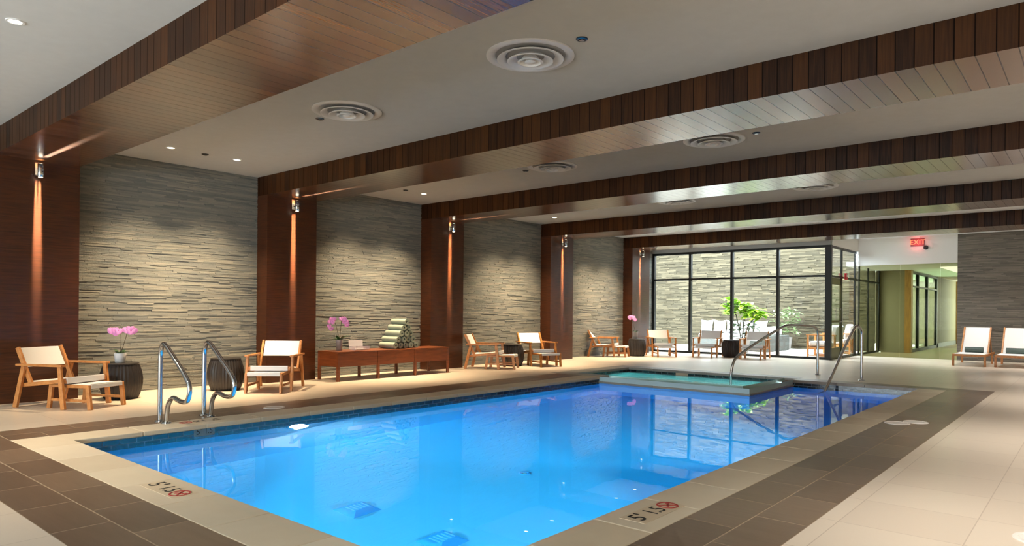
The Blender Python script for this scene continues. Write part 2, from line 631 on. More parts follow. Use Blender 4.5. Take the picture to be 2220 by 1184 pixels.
def run(a0, a1, b0, b1, along, off=0.0, L=0.61):
    """tiles L long from a0 to a1 along X or Y, between b0 and b1 across"""
    a = a0 - off
    while a < a1 - 1e-6:
        s, e = max(a, a0), min(a + L, a1)
        if e - s > 0.02:
            if along == 'y':
                tile(b0, b1, s, e)
            else:
                tile(s, e, b0, b1)
        a += L


run(1.19, 10.83, 2.23, 2.53, 'y')
run(1.79, 10.83, 2.53, 2.83, 'y', 0.3)
run(2.53, 9.05, 1.19, 1.49, 'x', 0.12)
run(2.53, 9.05, 1.49, 1.79, 'x', 0.42)
run(1.79, 13.27, 8.45, 8.75, 'y', 0.49)
run(1.79, 13.27, 8.75, 9.05, 'y', 0.18)
for k in range(4):
    bd.box(DX1 + k * 0.6 + G, min(DX1 + (k + 1) * 0.6, 8.45) - G, PY1 - 0.02, 13.27 - G, -0.05, 0.0)
for x0, x1, y0, y1 in ((2.23, 2.83, 1.19, 10.83), (2.83, 9.05, 1.19, 1.79), (8.45, 9.05, 1.79, 13.27), (DX1, 8.45, 12.9, 13.27)):
    gr.add([(x0, y0, -0.0005), (x1, y0, -0.0005), (x1, y1, -0.0005), (x0, y1, -0.0005)], [(0, 1, 2, 3)])
b = struct(bd.build('trim_1', 'dark_tile'), 'dark brown plank tile border around the pool')
struct(gr.build('grout', 'grout', b))

# pool coping
cp = MB()


def stones(mb, x0, x1, y0, y1, along, z0=-0.05, z1=0.0, L=0.61):
    a0, a1 = (y0, y1) if along == 'y' else (x0, x1)
    n = max(1, round((a1 - a0) / L))
    for i in range(n):
        s, e = a0 + (a1 - a0) * i / n + 0.0015, a0 + (a1 - a0) * (i + 1) / n - 0.0015
        if along == 'y':
            mb.box(x0, x1, s, e, z0, z1)
        else:
            mb.box(s, e, y0, y1, z0, z1)


OV = 0.02
stones(cp, 2.83, PX0 + OV, 2.16, 10.83, 'y')
stones(cp, 2.83, 8.45, 1.79, PY0 + OV, 'x')
stones(cp, PX1 - OV, 8.45, 2.16, 12.9, 'y')
struct(cp.build('trim_2', 'coping', bevel=0.008), 'beige stone coping round the swimming pool')
sc = MB()
stones(sc, 2.05, PX0, 10.83, SY0 + OV, 'x')
stones(sc, 2.05, SX0 + OV, SY0, 13.57, 'y')
stones(sc, SX0, DX1, SY1 - OV, 13.57, 'x')
stones(sc, PX0 - 0.02, DX1 + OV, DY0 - OV, SY0 + OV, 'x', -0.122, -0.085)
stones(sc, SX1 - OV, DX1 + OV, SY0 + OV + 0.003, 12.95, 'y', -0.122, -0.085)
struct(sc.build('trim_3', 'coping_grey', bevel=0.008), 'grey stone coping round the spa')

# pool basin and spa basin
pool_poly = [(PX0, PY0), (PX1, PY0), (PX1, PY1), (DX1, PY1), (DX1, DY0), (PX0, DY0)]
spa_poly = [(SX0, SY0), (SX1, SY0), (SX1, SY1), (SX0, SY1)]


def basin(poly, z0, z1, floor_quads):
    mb = MB()
    n = len(poly)
    for i in range(n):
        a, c = poly[i], poly[(i + 1) % n]
        mb.add([(*a, z1), (*c, z1), (*c, z0), (*a, z0)], [(0, 1, 2, 3)])
    for x0, x1, y0, y1 in floor_quads:
        mb.add([(x0, y0, z0), (x1, y0, z0), (x1, y1, z0), (x0, y1, z0)], [(0, 1, 2, 3)])
    return mb


pool_q = [(PX0, PX1, PY0, DY0), (DX1, PX1, DY0, PY1)]
spa_q = [(SX0, SX1, SY0, SY1)]
pb = struct(basin(pool_poly, PDEPTH, -0.004, pool_q).build('pool_basin', 'pool_plaster'), 'blue plastered swimming pool basin')
sb = struct(basin(spa_poly, -0.95, -0.006, spa_q).build('spa_basin', 'spa_plaster'), 'pale plastered spa basin')


def band(poly, parent, z0, z1, inset=0.004, closed=False):
    mb = MB()
    n = len(poly)
    for i in range(n if closed else n - 1):
        a, c = Vector((*poly[i], 0)), Vector((*poly[(i + 1) % n], 0))
        d = (c - a).normalized()
        nrm = Vector((-d.y, d.x, 0)) * inset
        p, q = a + nrm, c + nrm
        mb.add([(p.x, p.y, z1), (q.x, q.y, z1), (q.x, q.y, z0), (p.x, p.y, z0)], [(0, 1, 2, 3)])
    return struct(mb.build('waterline_tile', 'band_tile', parent))


band(pool_poly[:4], pb, -0.25, -0.012)
band([pool_poly[5], pool_poly[0]], pb, -0.25, -0.012)
band([(SX1, SY1), (SX0, SY1), (SX0, SY0)], sb, -0.22, -0.012)


def water(name, quads, z, mat):
    mb = MB()
    for x0, x1, y0, y1 in quads:
        mb.add([(x0, y0, z), (x1, y0, z), (x1, y1, z), (x0, y1, z)], [(0, 1, 2, 3)])
    return mb.build(name, mat)


struct(water('pool_water', pool_q, ZWATER, 'water'), 'clear blue water of the swimming pool')
struct(water('spa_water', spa_q, ZSPA, 'spa_water'), 'turquoise water of the spa')

# ------------------------------------------------------------------ the room: walls, ceiling
def ledge(name, u0, u1, z0, z1, place, mat, row=(0.012, 0.026), ln=(0.15, 0.62), seed=1, parent=None, gap=0.001, depth=0.017):
    """stacked ledge stones: one long box per stone; place(u, d, z) maps along-wall, out-of-wall, up"""
    r = random.Random(seed)
    mb = MB()
    z = z0
    while z < z1 - 1e-4:
        h = min(r.uniform(*row), z1 - z)
        u = u0 - r.uniform(0, 0.3)
        while u < u1 - 1e-4:
            L = r.uniform(*ln)
            s, e = max(u, u0), min(u + L, u1)
            if e - s > 0.01:
                d = r.uniform(0.003, depth)
                d2 = max(0.002, d + r.uniform(-0.005, 0.005))
                vs = [place(s + gap, 0.0, z + gap), place(e - gap, 0.0, z + gap), place(e - gap, d2, z + gap), place(s + gap, d, z + gap),
                      place(s + gap, 0.0, z + h - gap), place(e - gap, 0.0, z + h - gap), place(e - gap, d2, z + h - gap), place(s + gap, d, z + h - gap)]
                mb.add(vs, [(0, 3, 2, 1), (4, 5, 6, 7), (0, 1, 5, 4), (1, 2, 6, 5), (2, 3, 7, 6), (3, 0, 4, 7)])
            u += L
        z += h
    mb.add([place(u0, -0.02, z0), place(u1, -0.02, z0), place(u1, 0.001, z0), place(u0, 0.001, z0),
            place(u0, -0.02, z1), place(u1, -0.02, z1), place(u1, 0.001, z1), place(u0, 0.001, z1)],
           [(0, 3, 2, 1), (4, 5, 6, 7), (0, 1, 5, 4), (1, 2, 6, 5), (2, 3, 7, 6), (3, 0, 4, 7)])
    return mb.build(name, mat, parent)


struct(ledge('wall_left', 3.0, GY, 0.0, ZC, lambda u, d, z: (XW + d - 0.02, u, z), 'stone', seed=3), 'stacked stone wall behind the wood columns')
MBw = MB().box(XW - 0.05, XW - 0.03, YB, 3.0, 0, ZC)
struct(MBw.build('wall_left', 'stone'))
# end wall right of the corridor
struct(ledge('wall_back', 7.40, XR, 0.0, ZC, lambda u, d, z: (u, EY - d, z), 'stone_end', seed=5), 'grey stacked stone end wall behind the loungers')
struct(MB().box(XR, XR + 0.1, YB, EY + 0.1, 0, ZC).build('wall_right', 'plaster_warm'))
# unseen wall behind the camera; its window is added to bring in fill light
BX0, BX1, BZ0, BZ1 = 1.3, 10.7, 0.3, 2.3
wf = MB().box(XW - 0.05, BX0, YB - 0.1, YB, 0, ZC).box(BX1, XR + 0.1, YB - 0.1, YB, 0, ZC)
wf.box(BX0, BX1, YB - 0.1, YB, 0, BZ0).box(BX0, BX1, YB - 0.1, YB, BZ1, ZC)
struct(wf.build('wall_front', 'plaster_warm'))
w5 = bpy.data.objects.new('window_fill', None)
COL.objects.link(w5)
struct(w5)
wff = MB()
for k in range(7):
    x = BX0 + (BX1 - BX0) * k / 6
    wff.box(x - 0.03, x + 0.03, YB - 0.08, YB - 0.02, BZ0, BZ1)
struct(wff.build('frame', 'frame', w5))
struct(MB().box(BX0, BX1, YB - 0.058, YB - 0.05, BZ0, BZ1).build('pane', 'glass', w5))
ce = MB().box(XW - 0.05, XR + 0.1, YB - 0.1, GY + 0.05, ZC, ZC + 0.15).box(GX - 0.04, XR + 0.1, GY + 0.05, EY + 0.1, ZC, ZC + 0.15)
struct(ce.build('ceiling', 'ceiling'))

# wood columns and beams: five portals
for i, (y, w) in enumerate(COLS):
    struct(MB().box(XW - 0.03, 0.0, y, y + w, 0.0, ZS).build('wooden_column', 'column'), 'dark wood clad column with horizontal grain')
    struct(MB().box(XR - 0.30, XR, y, y + w, 0.0, ZS).build('wooden_column', 'column'))
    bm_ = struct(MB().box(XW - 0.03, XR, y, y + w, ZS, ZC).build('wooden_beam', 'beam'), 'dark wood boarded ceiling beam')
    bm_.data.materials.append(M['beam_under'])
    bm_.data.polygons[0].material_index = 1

# ------------------------------------------------------------------ courtyard glazing
FW = 0.07


def frame_bar(mb, a, c, w=FW, dpt=0.09, plane='y'):
    """bar between two points in the glazing plane"""
    mb.bar(a, c, w, dpt, side=(1, 0, 0) if plane == 'y' and abs(a[0] - c[0]) < 1e-6 else (0, 0, 1) if abs(a[2] - c[2]) < 1e-6 else (0, 1, 0))


w1 = bpy.data.objects.new('window_1', None)
COL.objects.link(w1)
struct(w1, 'black framed courtyard glazing of four bays with a transom')
fr = MB()
MX = [XW + 0.04, 0.955, 2.245, 3.556, GX - 0.02]
for k, x in enumerate(MX):
    wv = 0.15 if k == 4 else FW
    fr.box(x - wv / 2, x + wv / 2, GY - 0.05, GY + 0.06, 0.0, 3.03)
fr.box(XW, GX, GY - 0.045, GY + 0.055, 0.0, 0.06)
fr.box(XW, GX, GY - 0.045, GY + 0.055, 2.19, 2.245)
fr.box(XW, GX, GY - 0.045, GY + 0.055, 2.965, 3.03)
struct(fr.build('frame', 'frame', w1))
for a, c in zip(MX, MX[1:]):
    for z0, z1 in ((0.06, 2.19), (2.245, 2.965)):
        struct(MB().box(a + 0.035, c - 0.035, GY, GY + 0.008, z0, z1).build('pane', 'glass', w1))
struct(MB().box(XW - 0.05, GX + 0.04, GY - 0.06, GY + 0.08, 3.03, ZC).build('trim_4', simple('grey_header', (150, 152, 152), rough=0.6)), 'grey header above the courtyard glazing')

# side glazing with the door
w2 = bpy.data.objects.new('window_2', None)
COL.objects.link(w2)
struct(w2, 'side glazing of the courtyard beside the corridor')
fs_ = MB()
for y, wv in ((20.30, 0.10), (21.70, 0.12), (22.15, 0.05), (23.2, 0.08), (24.55, 0.1)):
    fs_.box(GX - 0.02, GX + 0.02, y - wv / 2, y + wv / 2, 0, 3.0)
fs_.box(GX - 0.02, GX + 0.02, 20.3, 24.6, 0, 0.06)
fs_.box(GX - 0.02, GX + 0.02, GY, 24.6, 2.19, 2.245)
fs_.box(GX - 0.02, GX + 0.02, GY, 24.6, 2.965, 3.03)
struct(fs_.build('frame', 'frame', w2))
for a, c in ((20.35, 21.64), (21.76, 23.16), (23.24, 24.5)):
    for z0, z1 in ((0.06, 2.19), (2.245, 2.965)):
        struct(MB().box(GX, GX + 0.008, a, c, z0, z1).build('pane', 'glass', w2))
struct(MB().box(GX, GX + 0.008, GY + 0.05, 20.25, 2.245, 2.965).build('pane', 'glass', w2))
d1 = bpy.data.objects.new('door_1', None)
COL.objects.link(d1)
struct(d1, 'glazed courtyard door in a bronze frame')
dm = MB()
bz = simple('bronze_frame', (74, 66, 34), rough=0.45)
for y in (GY + 0.12, 20.22):
    dm.box(GX - 0.015, GX + 0.015, y - 0.045, y + 0.045, 0.0, 2.18)
dm.box(GX - 0.015, GX + 0.015, GY + 0.08, 20.26, 0.0, 0.30)
dm.box(GX - 0.015, GX + 0.015, GY + 0.08, 20.26, 2.0, 2.18)
dm.box(GX - 0.015, GX + 0.015, GY + 0.08, 20.26, 0.98, 1.04)
struct(dm.build('door_leaf', bz, d1))
struct(MB().box(GX, GX + 0.008, GY + 0.16, 20.18, 0.3, 2.0).build('pane', 'glass', d1))
struct(MB().tube([(GX + 0.03, 20.1, 1.0), (GX + 0.09, 20.1, 1.0), (GX + 0.09, 20.1, 1.35), (GX + 0.03, 20.1, 1.35)], 0.012, 8).build('door_handle', 'steel', d1))
struct(MB().box(GX - 0.07, GX + 0.06, GY + 0.05, 24.6, 3.03, ZC).build('trim_5', 'white'))

# bulkhead over the corridor glass, corridor beyond
struct(MB().box(GX + 0.06, 7.42, EY, EY + 0.12, 2.62, ZC).build('wall_bulkhead', 'white'), 'white bulkhead over the corridor opening')
w3 = bpy.data.objects.new('window_3', None)
COL.objects.link(w3)
struct(w3, 'frameless glass screen across the corridor')
for a, c in ((GX + 0.06, 6.02), (6.025, 7.0), (7.005, 7.40)):
    struct(MB().box(a, c, EY + 0.05, EY + 0.062, 0.0, 2.62).build('pane', 'glass_green', w3))
struct(MB().box(GX + 0.06, 9.0, EY, 41, -0.02, -0.001).build('floor_corridor', 'corridor_floor'))
struct(MB().box(4.6, 9.0, EY + 0.12, 41, 2.62, 2.75).build('ceiling_corridor', 'white'))
struct(MB().box(7.42, 7.55, EY + 0.03, 33, 0, 2.62).build('wall_corridor', 'corridor_paint'))
struct(MB().box(4.6, 9.0, 40.9, 41, 0, 2.62).build('wall_corridor', 'corridor_paint'))
# olive wall turning out from the glazing, amber post, second glazing, second olive wall
ow = MB().add([(4.80, 24.62, 0), (5.62, 24.62, 0), (5.62, 24.80, 0), (4.80, 24.80, 0), (4.80, 24.62, 2.62), (5.62, 24.62, 2.62), (5.62, 24.80, 2.62), (4.80, 24.80, 2.62)],
              [(0, 3, 2, 1), (4, 5, 6, 7), (0, 1, 5, 4), (1, 2, 6, 5), (2, 3, 7, 6), (3, 0, 4, 7)])
struct(ow.build('wall_olive', 'olive'), 'olive wall beside the corridor glazing')
struct(MB().box(5.62, 5.80, 24.60, 24.86, 0, 2.62).build('trim_6', 'amber'))
w4 = bpy.data.objects.new('window_4', None)
COL.objects.link(w4)
struct(w4, 'second glazing further down the corridor')
f4 = MB()
for y in (26.2, 27.8, 29.6):
    f4.box(5.64, 5.74, y - 0.06, y + 0.06, 0, 2.6)
f4.box(5.64, 5.74, 24.9, 29.6, 0, 0.10).box(5.64, 5.74, 24.9, 29.6, 2.1, 2.15).box(5.64, 5.74, 24.9, 29.6, 2.54, 2.6)
struct(f4.build('frame', 'frame', w4))
for a, c in ((24.9, 26.14), (26.26, 27.74), (27.86, 29.54)):
    struct(MB().box(5.69, 5.70, a, c, 0.1, 2.54).build('pane', 'glass_dark', w4))
struct(MB().box(5.60, 5.74, 29.66, 34.0, 0.16, 2.62).build('wall_olive', 'olive'))
struct(MB().box(5.60, 5.76, 29.66, 34.0, 0.0, 0.16).build('baseboard_corridor', 'frame'))
struct(MB().box(5.60, 5.84, 34.0, 34.9, 0, 2.62).build('trim_7', 'amber'))

# ------------------------------------------------------------------ courtyard
struct(MB().box(-6, 5.65, GY + 0.07, 24.55, -0.06, -0.002).box(GX + 0.06, 5.65, 24.85, 34, -0.06, -0.03).build('floor_courtyard', 'paving'))
struct(ledge('wall_courtyard', -6.0, 4.8, 0.0, 4.4, lambda u, d, z: (u, 24.5 - d, z), 'stone_out', row=(0.03, 0.055), ln=(0.2, 0.6), seed=9, depth=0.045), 'tan stacked stone wall of the courtyard')
struct(MB().box(-6.1, -6.0, GY, 24.5, 0, 5.6).build('wall_courtyard', 'stone_out'))
struct(MB().box(0.0, 5.6, 34.5, 34.6, -0.1, 4).build('wall_garden', 'stone_out'))

# ------------------------------------------------------------------ ceiling fittings
BAYS = [4.55, 8.20, 12.24, 15.97]      # middle of each ceiling bay


def make_diffuser():
    t = empty('air_diffuser', '', 'air vent')
    # the collar behind the cones, then the outer flange, two cones and the centre disc, all hanging a little under the ceiling
    MB().lathe([(0.0, -0.004), (0.30, -0.004), (0.30, -0.001)], 48).build('duct_collar', 'duct', t)
    MB().lathe([(0.375, -0.001), (0.375, -0.012), (0.355, -0.020), (0.320, -0.018), (0.300, -0.006), (0.296, -0.002)], 64).build('flange', 'diffuser', t, smooth=50)
    for nm, r0, r1, z0, z1 in (('cone', 0.283, 0.215, -0.040, -0.008), ('cone', 0.195, 0.125, -0.055, -0.010), ('cone', 0.108, 0.060, -0.062, -0.012)):
        MB().lathe([(r1, z1), (r0 - 0.012, z0 + 0.004), (r0, z0 + 0.004), (r0, z0), (r0 - 0.016, z0 - 0.003), (r1 - 0.006, z1 - 0.004), (r1, z1)], 64).build(nm, 'diffuser', t, smooth=50)
    MB().lathe([(0.0, -0.030), (0.035, -0.032), (0.048, -0.060), (0.030, -0.068), (0.0, -0.070)], 40).build('centre_cap', 'diffuser', t, smooth=60)
    return t


DIFF = [
    (6.600, 4.54, 'large round white air vent nearest the camera, showing a dark slot inside'),
    (4.027, 4.54, 'round white air vent in the first ceiling bay, beside a black sprinkler'),
    (6.603, 8.20, 'round white air vent touching the bright boarded underside of the second beam'),
    (4.066, 8.20, 'round white air vent in the second ceiling bay, over the pool\'s left half'),
    (6.601, 12.24, 'round white air vent in the third ceiling bay, partly hidden, nearer the camera side'),
    (4.021, 12.24, 'round white air vent in the third ceiling bay, partly hidden, nearer the stone wall'),
]
dif = make_diffuser()
for k, (x, y, lb) in enumerate(DIFF):
    if k == 0:
        dif.location = (x, y, ZC)
        dif['label'] = lb
        dif['group'] = 'round air vents in the ceiling'
    else:
        dup(dif, (x, y, ZC), 0, lb)


def make_downlight():
    t = empty('downlight', '', 'ceiling light')
    MB().lathe([(0.062, -0.001), (0.062, -0.006), (0.046, -0.006), (0.044, 0.0)], 28).build('trim_ring', 'diffuser', t, smooth=40)
    MB().lathe([(0.0, -0.0025), (0.045, -0.0025), (0.045, -0.001)], 24).build('lens', 'lens', t)
    return t


def downlamp(x, y, e, ang=78, blend=0.85, aim=None, color=WARM, r=0.05):
    light('SPOT', 'downlight_lamp', (x, y, ZC - 0.02), e, color, aim=aim or (x, y, 0), spot_size=R(ang), spot_blend=blend, shadow_soft_size=r)


E_WALL, E_DECK = 860.0, 270.0
dl = make_downlight()
DLS = [(3.996, 1.52, 'small recessed ceiling light alone in the nearest ceiling strip', None)]
BAYN = ['first', 'second', 'third', 'last']
for i, yb in enumerate(BAYS):
    DLS.append((0.72, yb - 0.47, 'recessed ceiling light by the stone wall, nearer one of the two in the %s bay' % BAYN[i], 'recessed lights along the stone wall'))
    DLS.append((0.72, yb + 0.47, 'recessed ceiling light by the stone wall, farther one of the two in the %s bay' % BAYN[i], 'recessed lights along the stone wall'))
for k, (x, y, lb, g) in enumerate(DLS):
    if k == 0:
        dl.location = (x, y, ZC)
        dl['label'] = lb
        downlamp(x, y, E_DECK)
    else:
        dup(dl, (x, y, ZC), 0, lb, g)
        downlamp(x, y, E_WALL, ang=86, blend=1.0, aim=(0.05, y, 0.0), color=(1.0, 0.75, 0.46), r=0.10)
# unseen rows added for fill light: camera side, loungers, deck before the pool
for yb in [0.3] + BAYS + [20.0]:
    for dy in (-0.47, 0.47):
        dup(dl, (10.55, yb + dy, ZC), 0, 'added recessed ceiling light over the deck on the camera side', 'added recessed lights over the near deck')
        downlamp(10.55, yb + dy, E_DECK, color=NEUTRAL)
for x in (7.9, 9.1):  # added out of view to brighten the dim lounger corner
    dup(dl, (x, 20.3, ZC), 0, 'added recessed ceiling light over the sun loungers', 'added recessed lights over the loungers')
    downlamp(x, 20.3, 170, ang=95, color=NEUTRAL)
for x in (2.0, 6.6, 8.6):  # added out of view as fill for the near deck
    dup(dl, (x, 1.52 if x < 6 else -1.5, ZC), 0, 'added recessed ceiling light over the deck before the pool', 'added recessed lights before the pool')
    downlamp(x, 1.52 if x < 6 else -1.5, E_DECK)


def make_sprinkler():
    t = empty('sprinkler', '', 'sprinkler')
    MB().lathe([(0.048, -0.001), (0.048, -0.006), (0.040, -0.012), (0.030, -0.012), (0.028, -0.002)], 24).build('escutcheon', 'black', t, smooth=40)
    MB().lathe([(0.0, -0.016), (0.022, -0.016), (0.022, -0.002)], 16).build('head', 'steel', t, smooth=40)
    return t


SPR = [
    (7.144, 4.52, 'dark ceiling sprinkler just right of the nearest large air vent'),
    (3.528, 4.53, 'black ceiling sprinkler just left of the first bay\'s smaller air vent'),
    (0.70, 4.56, 'dark ceiling sprinkler between the two recessed lights of the first bay'),
    (7.140, 8.20, 'faint ceiling sprinkler beside the air vent under the bright second beam'),
    (3.543, 8.21, 'small ceiling sprinkler left of the second bay\'s far air vent'),
    (0.75, 8.20, 'dark ceiling sprinkler by the stone wall in the second bay'),
]
sp_ = make_sprinkler()
for k, (x, y, lb) in enumerate(SPR):
    if k == 0:
        sp_.location = (x, y, ZC)
        sp_['label'] = lb
        sp_['group'] = 'ceiling sprinklers'
    else:
        dup(sp_, (x, y, ZC), 0, lb)


# wall spotlights on the columns: one narrow beam down the veneer, one along the beam's underside
def make_sconce():
    t = empty('wall_spotlight', '', 'wall light')
    MB().box(-0.105, -0.100, -0.035, 0.035, -0.05, 0.05).build('wall_plate', 'black', t, bevel=0.002)
    MB().box(-0.101, -0.03, -0.006, 0.006, -0.012, 0.012).build('bracket', 'black', t)
    mb = MB().lathe([(0.0, 0.085), (0.030, 0.085), (0.034, 0.08), (0.034, -0.08), (0.030, -0.085), (0.0, -0.085)], 24)
    mb.build('housing', 'steel', t, smooth=40)
    MB().lathe([(0.0, -0.0865), (0.024, -0.0865), (0.024, -0.085)], 16).build('lower_lens', 'lens', t)
    MB().lathe([(0.0, 0.0865), (0.024, 0.0865), (0.024, 0.085)], 16).build('upper_lens', 'lens', t)
    return t


SCY = [2.743, 6.40, 10.06, 14.01, 17.86]
SCL = ['wall spotlight with a bright halo on the leftmost, nearest wood column',
       'wall spotlight on the wood column behind the lounge chair that faces the camera',
       'wall spotlight on the wood column at the far end of the wooden console',
       'wall spotlight on the bluish wood column beside the third pair of chairs',
       'wall spotlight on the last wood column, next to the courtyard glazing']
so = make_sconce()
for k, (y, lb) in enumerate(zip(SCY, SCL)):
    if k == 0:
        so.location = (0.105, y, 2.93)
        so['label'] = lb
        so['group'] = 'wall spotlights high on the wood columns'
    else:
        dup(so, (0.105, y, 2.93), 0, lb)
    # blades of light: three narrow spots each
    light('AREA', 'sconce_down', (0.034, y, 3.064), 11.0, (1.0, 0.78, 0.52), aim=(-0.016, y, 2.064), shape='RECTANGLE', size=0.065, size_y=0.065, spread=R(4.0))
    light('AREA', 'sconce_out', (0.17, y, 3.045), 1.3, (1.0, 0.76, 0.56), aim=(1.17, y, 3.080), shape='RECTANGLE', size=0.06, size_y=0.04, spread=R(3.0))
    light('SPOT', 'sconce_up', (0.105, y, 3.02), 2.5, (1.0, 0.86, 0.74), aim=(0.09, y, 3.07), spot_size=R(100), spot_blend=0.9, shadow_soft_size=0.01)

# exit sign, camera dome, alarm
ex = empty('exit_sign', 'red lit EXIT sign on the white bulkhead over the corridor', 'exit sign', (6.46, EY - 0.02, 3.215))
MB().box(-0.17, 0.17, -0.004, 0.004, -0.11, 0.11).build('panel', simple('sign_panel', (120, 70, 72), rough=0.4), ex)  # clear panel; the red glow of the letters is put into its colour
MB().box(-0.05, 0.05, -0.02, 0.02, 0.11, 0.164).build('mount', 'white', ex)
tm = text_mesh('EXIT', 0.185, 0.003)
tm.xform(Matrix.Translation((0, -0.009, 0.0)) @ Matrix.Rotation(PI / 2, 4, 'X'))
tm.build('letters', 'red_light', ex)
light('AREA', 'exit_glow', (6.46, EY - 0.16, 3.2), 0.9, (1.0, 0.08, 0.10), aim=(6.5, EY + 1, 3.15), shape='DISK', size=0.2)
dc = empty('dome_camera', 'small black dome camera under the EXIT sign', 'security camera', (6.66, EY, 3.06))
MB().lathe([(0.0, 0.0), (0.06, 0.0), (0.06, 0.03), (0.0, 0.03)], 24).xform(Matrix.Rotation(PI / 2, 4, 'X')).build('base', 'black', dc, smooth=40)
MB().lathe([(0.0, 0.08), (0.03, 0.072), (0.048, 0.05), (0.052, 0.03)], 24).xform(Matrix.Rotation(PI / 2, 4, 'X')).build('dome', 'black', dc, smooth=60)
al = empty('fire_alarm', 'small red alarm box over the glazed courtyard door', 'alarm', (GX + 0.06, 20.45, 2.25))
MB().box(0.0, 0.05, -0.08, 0.08, -0.09, 0.09).build('box', 'red', al, bevel=0.008)
MB().box(0.05, 0.062, -0.04, 0.04, -0.01, 0.05).build('strobe', 'white', al)

# corridor lamps
o = MB().box(6.75, 7.30, 23.5, 33.0, 2.600, 2.618).build('corridor_light', 'corridor_lamp')
tag(o, 'long white ceiling light in the corridor beyond the glass screen', 'ceiling light')
for y in (25, 30):
    light('AREA', 'corridor_lamp_light', (7.0, y, 2.58), 12, (1.0, 0.94, 0.8), aim=(7.0, y, 0), shape='RECTANGLE', size=0.5, size_y=3.0)

# ------------------------------------------------------------------ pool fittings
pl = empty('pool_light', 'bright underwater pool lamp under the waterline of the far pool wall', 'pool light', (PX0, 4.47, -0.28))
MB().lathe([(0.0, 0.085), (0.04, 0.078), (0.075, 0.058), (0.098, 0.030), (0.105, 0.0)], 24).xform(Matrix.Rotation(PI / 2, 4, 'Y')).build('lens', 'pool_lens', pl)
MB().lathe([(0.105, 0.0), (0.107, 0.02), (0.130, 0.016), (0.130, 0.0)], 24).xform(Matrix.Rotation(PI / 2, 4, 'Y')).build('bezel', 'steel', pl, smooth=40)
PL_COL = (0.86, 0.95, 1.0)
light('AREA', 'pool_lamp', (PX0 + 0.10, 4.47, -0.30), 330, PL_COL, aim=(6.2, 4.9, -1.2), shape='DISK', size=0.2)
for p, a, e in (((PX1 - 0.10, 4.2, -0.45), (6.6, 4.3, -1.55), 300), ((PX1 - 0.10, 8.4, -0.45), (6.4, 8.2, -1.55), 300), ((6.0, PY0 + 0.10, -0.45), (5.8, 4.0, -1.55), 420)):  # unseen lamps added in the hidden walls to brighten the pool floor
    light('AREA', 'pool_lamp', p, e, PL_COL, aim=a, shape='DISK', size=0.25, spread=R(84))
for x, y, z, a, lb in ((PX1, 4.2, -0.45, PI, 'added underwater pool lamp in the camera-side pool wall, nearer one'), (PX1, 8.4, -0.45, PI, 'added underwater pool lamp in the camera-side pool wall, farther one'),
                       (6.0, PY0, -0.45, PI / 2, 'added underwater pool lamp in the near pool wall'), (SX1, 12.2, -0.4, PI, 'underwater lamp in the spa\'s side wall'),
                       (4.0, SY0, -0.4, PI / 2, 'underwater lamp in the spa\'s front wall')):
    dup(pl, (x, y, z), a, lb)
light('AREA', 'spa_fill_lamp', (SX1 - 0.10, 12.2, -0.4), 75, (0.85, 1.0, 0.98), aim=(3, 12.2, -0.7), shape='DISK', size=0.2)  # both spa lamps are added, unseen, to light up the spa water
light('AREA', 'spa_fill_lamp', (4.0, SY0 + 0.10, -0.4), 75, (0.85, 1.0, 0.98), aim=(4, 13, -0.6), shape='DISK', size=0.2)


def make_drain():
    t = empty('main_drain', '', 'drain')
    s, h = 0.15, 0.07
    MB().add([(-s, -s, 0), (s, -s, 0), (s, s, 0), (-s, s, 0), (-s * .45, -s * .45, h), (s * .45, -s * .45, h), (s * .45, s * .45, h), (-s * .45, s * .45, h)],
             [(0, 3, 2, 1), (4, 5, 6, 7), (0, 1, 5, 4), (1, 2, 6, 5), (2, 3, 7, 6), (3, 0, 4, 7)]).build('cover', simple('drain_cover', (90, 150, 190), rough=0.6), t)
    g = MB()
    for k in range(-2, 3):
        g.box(-s * .4, s * .4, k * 0.04 - 0.008, k * 0.04 + 0.008, h, h + 0.004)
    g.build('grate', simple('drain_grate', (200, 220, 230), rough=0.5), t)
    return t


dr = make_drain()
dr.location = (5.36, 3.72, PDEPTH)
dr['label'] = 'square raised drain cover on the pool floor, nearer the stone wall'
dr['group'] = 'main drains on the pool floor'
dup(dr, (6.38, 3.77, PDEPTH), 0, 'square raised drain cover on the pool floor, nearer the pool\'s near edge')
fi = empty('floor_inlet', 'small round fitting on the pool floor beyond the drain covers', 'inlet', (5.75, 5.55, PDEPTH))
MB().lathe([(0.06, 0.0), (0.06, 0.012), (0.045, 0.02), (0.03, 0.012), (0.03, 0.004)], 24).build('ring', simple('inlet_ring', (110, 160, 190), rough=0.6), fi, smooth=50)
MB().lathe([(0.0, 0.012), (0.018, 0.010), (0.028, 0.002)], 16).build('nozzle', 'lid', fi, smooth=50)


def lid(x, y, lb):
    t = empty('skimmer_lid', lb, 'lid', (x, y, 0.0), 0, 'white round lids in the dark tile border')
    MB().lathe([(0.0, 0.004), (0.095, 0.004), (0.10, 0.001)], 32).build('cover', 'lid', t, smooth=30)
    MB().lathe([(0.10, 0.001), (0.104, 0.006), (0.124, 0.006), (0.128, 0.0)], 32).build('rim', 'lid', t, smooth=30)


lid(8.74, 8.80, 'round white lid in the dark border on the camera side, farther one of the pair')
lid(8.60, 8.58, 'round white lid in the dark border on the camera side, nearer one of the pair')
lid(10.065, 4.65, 'round white lid in the pale tiles at the picture\'s lower corner')
lid(2.63, 4.52, 'round white lid in the dark border between the grab rails and the console')


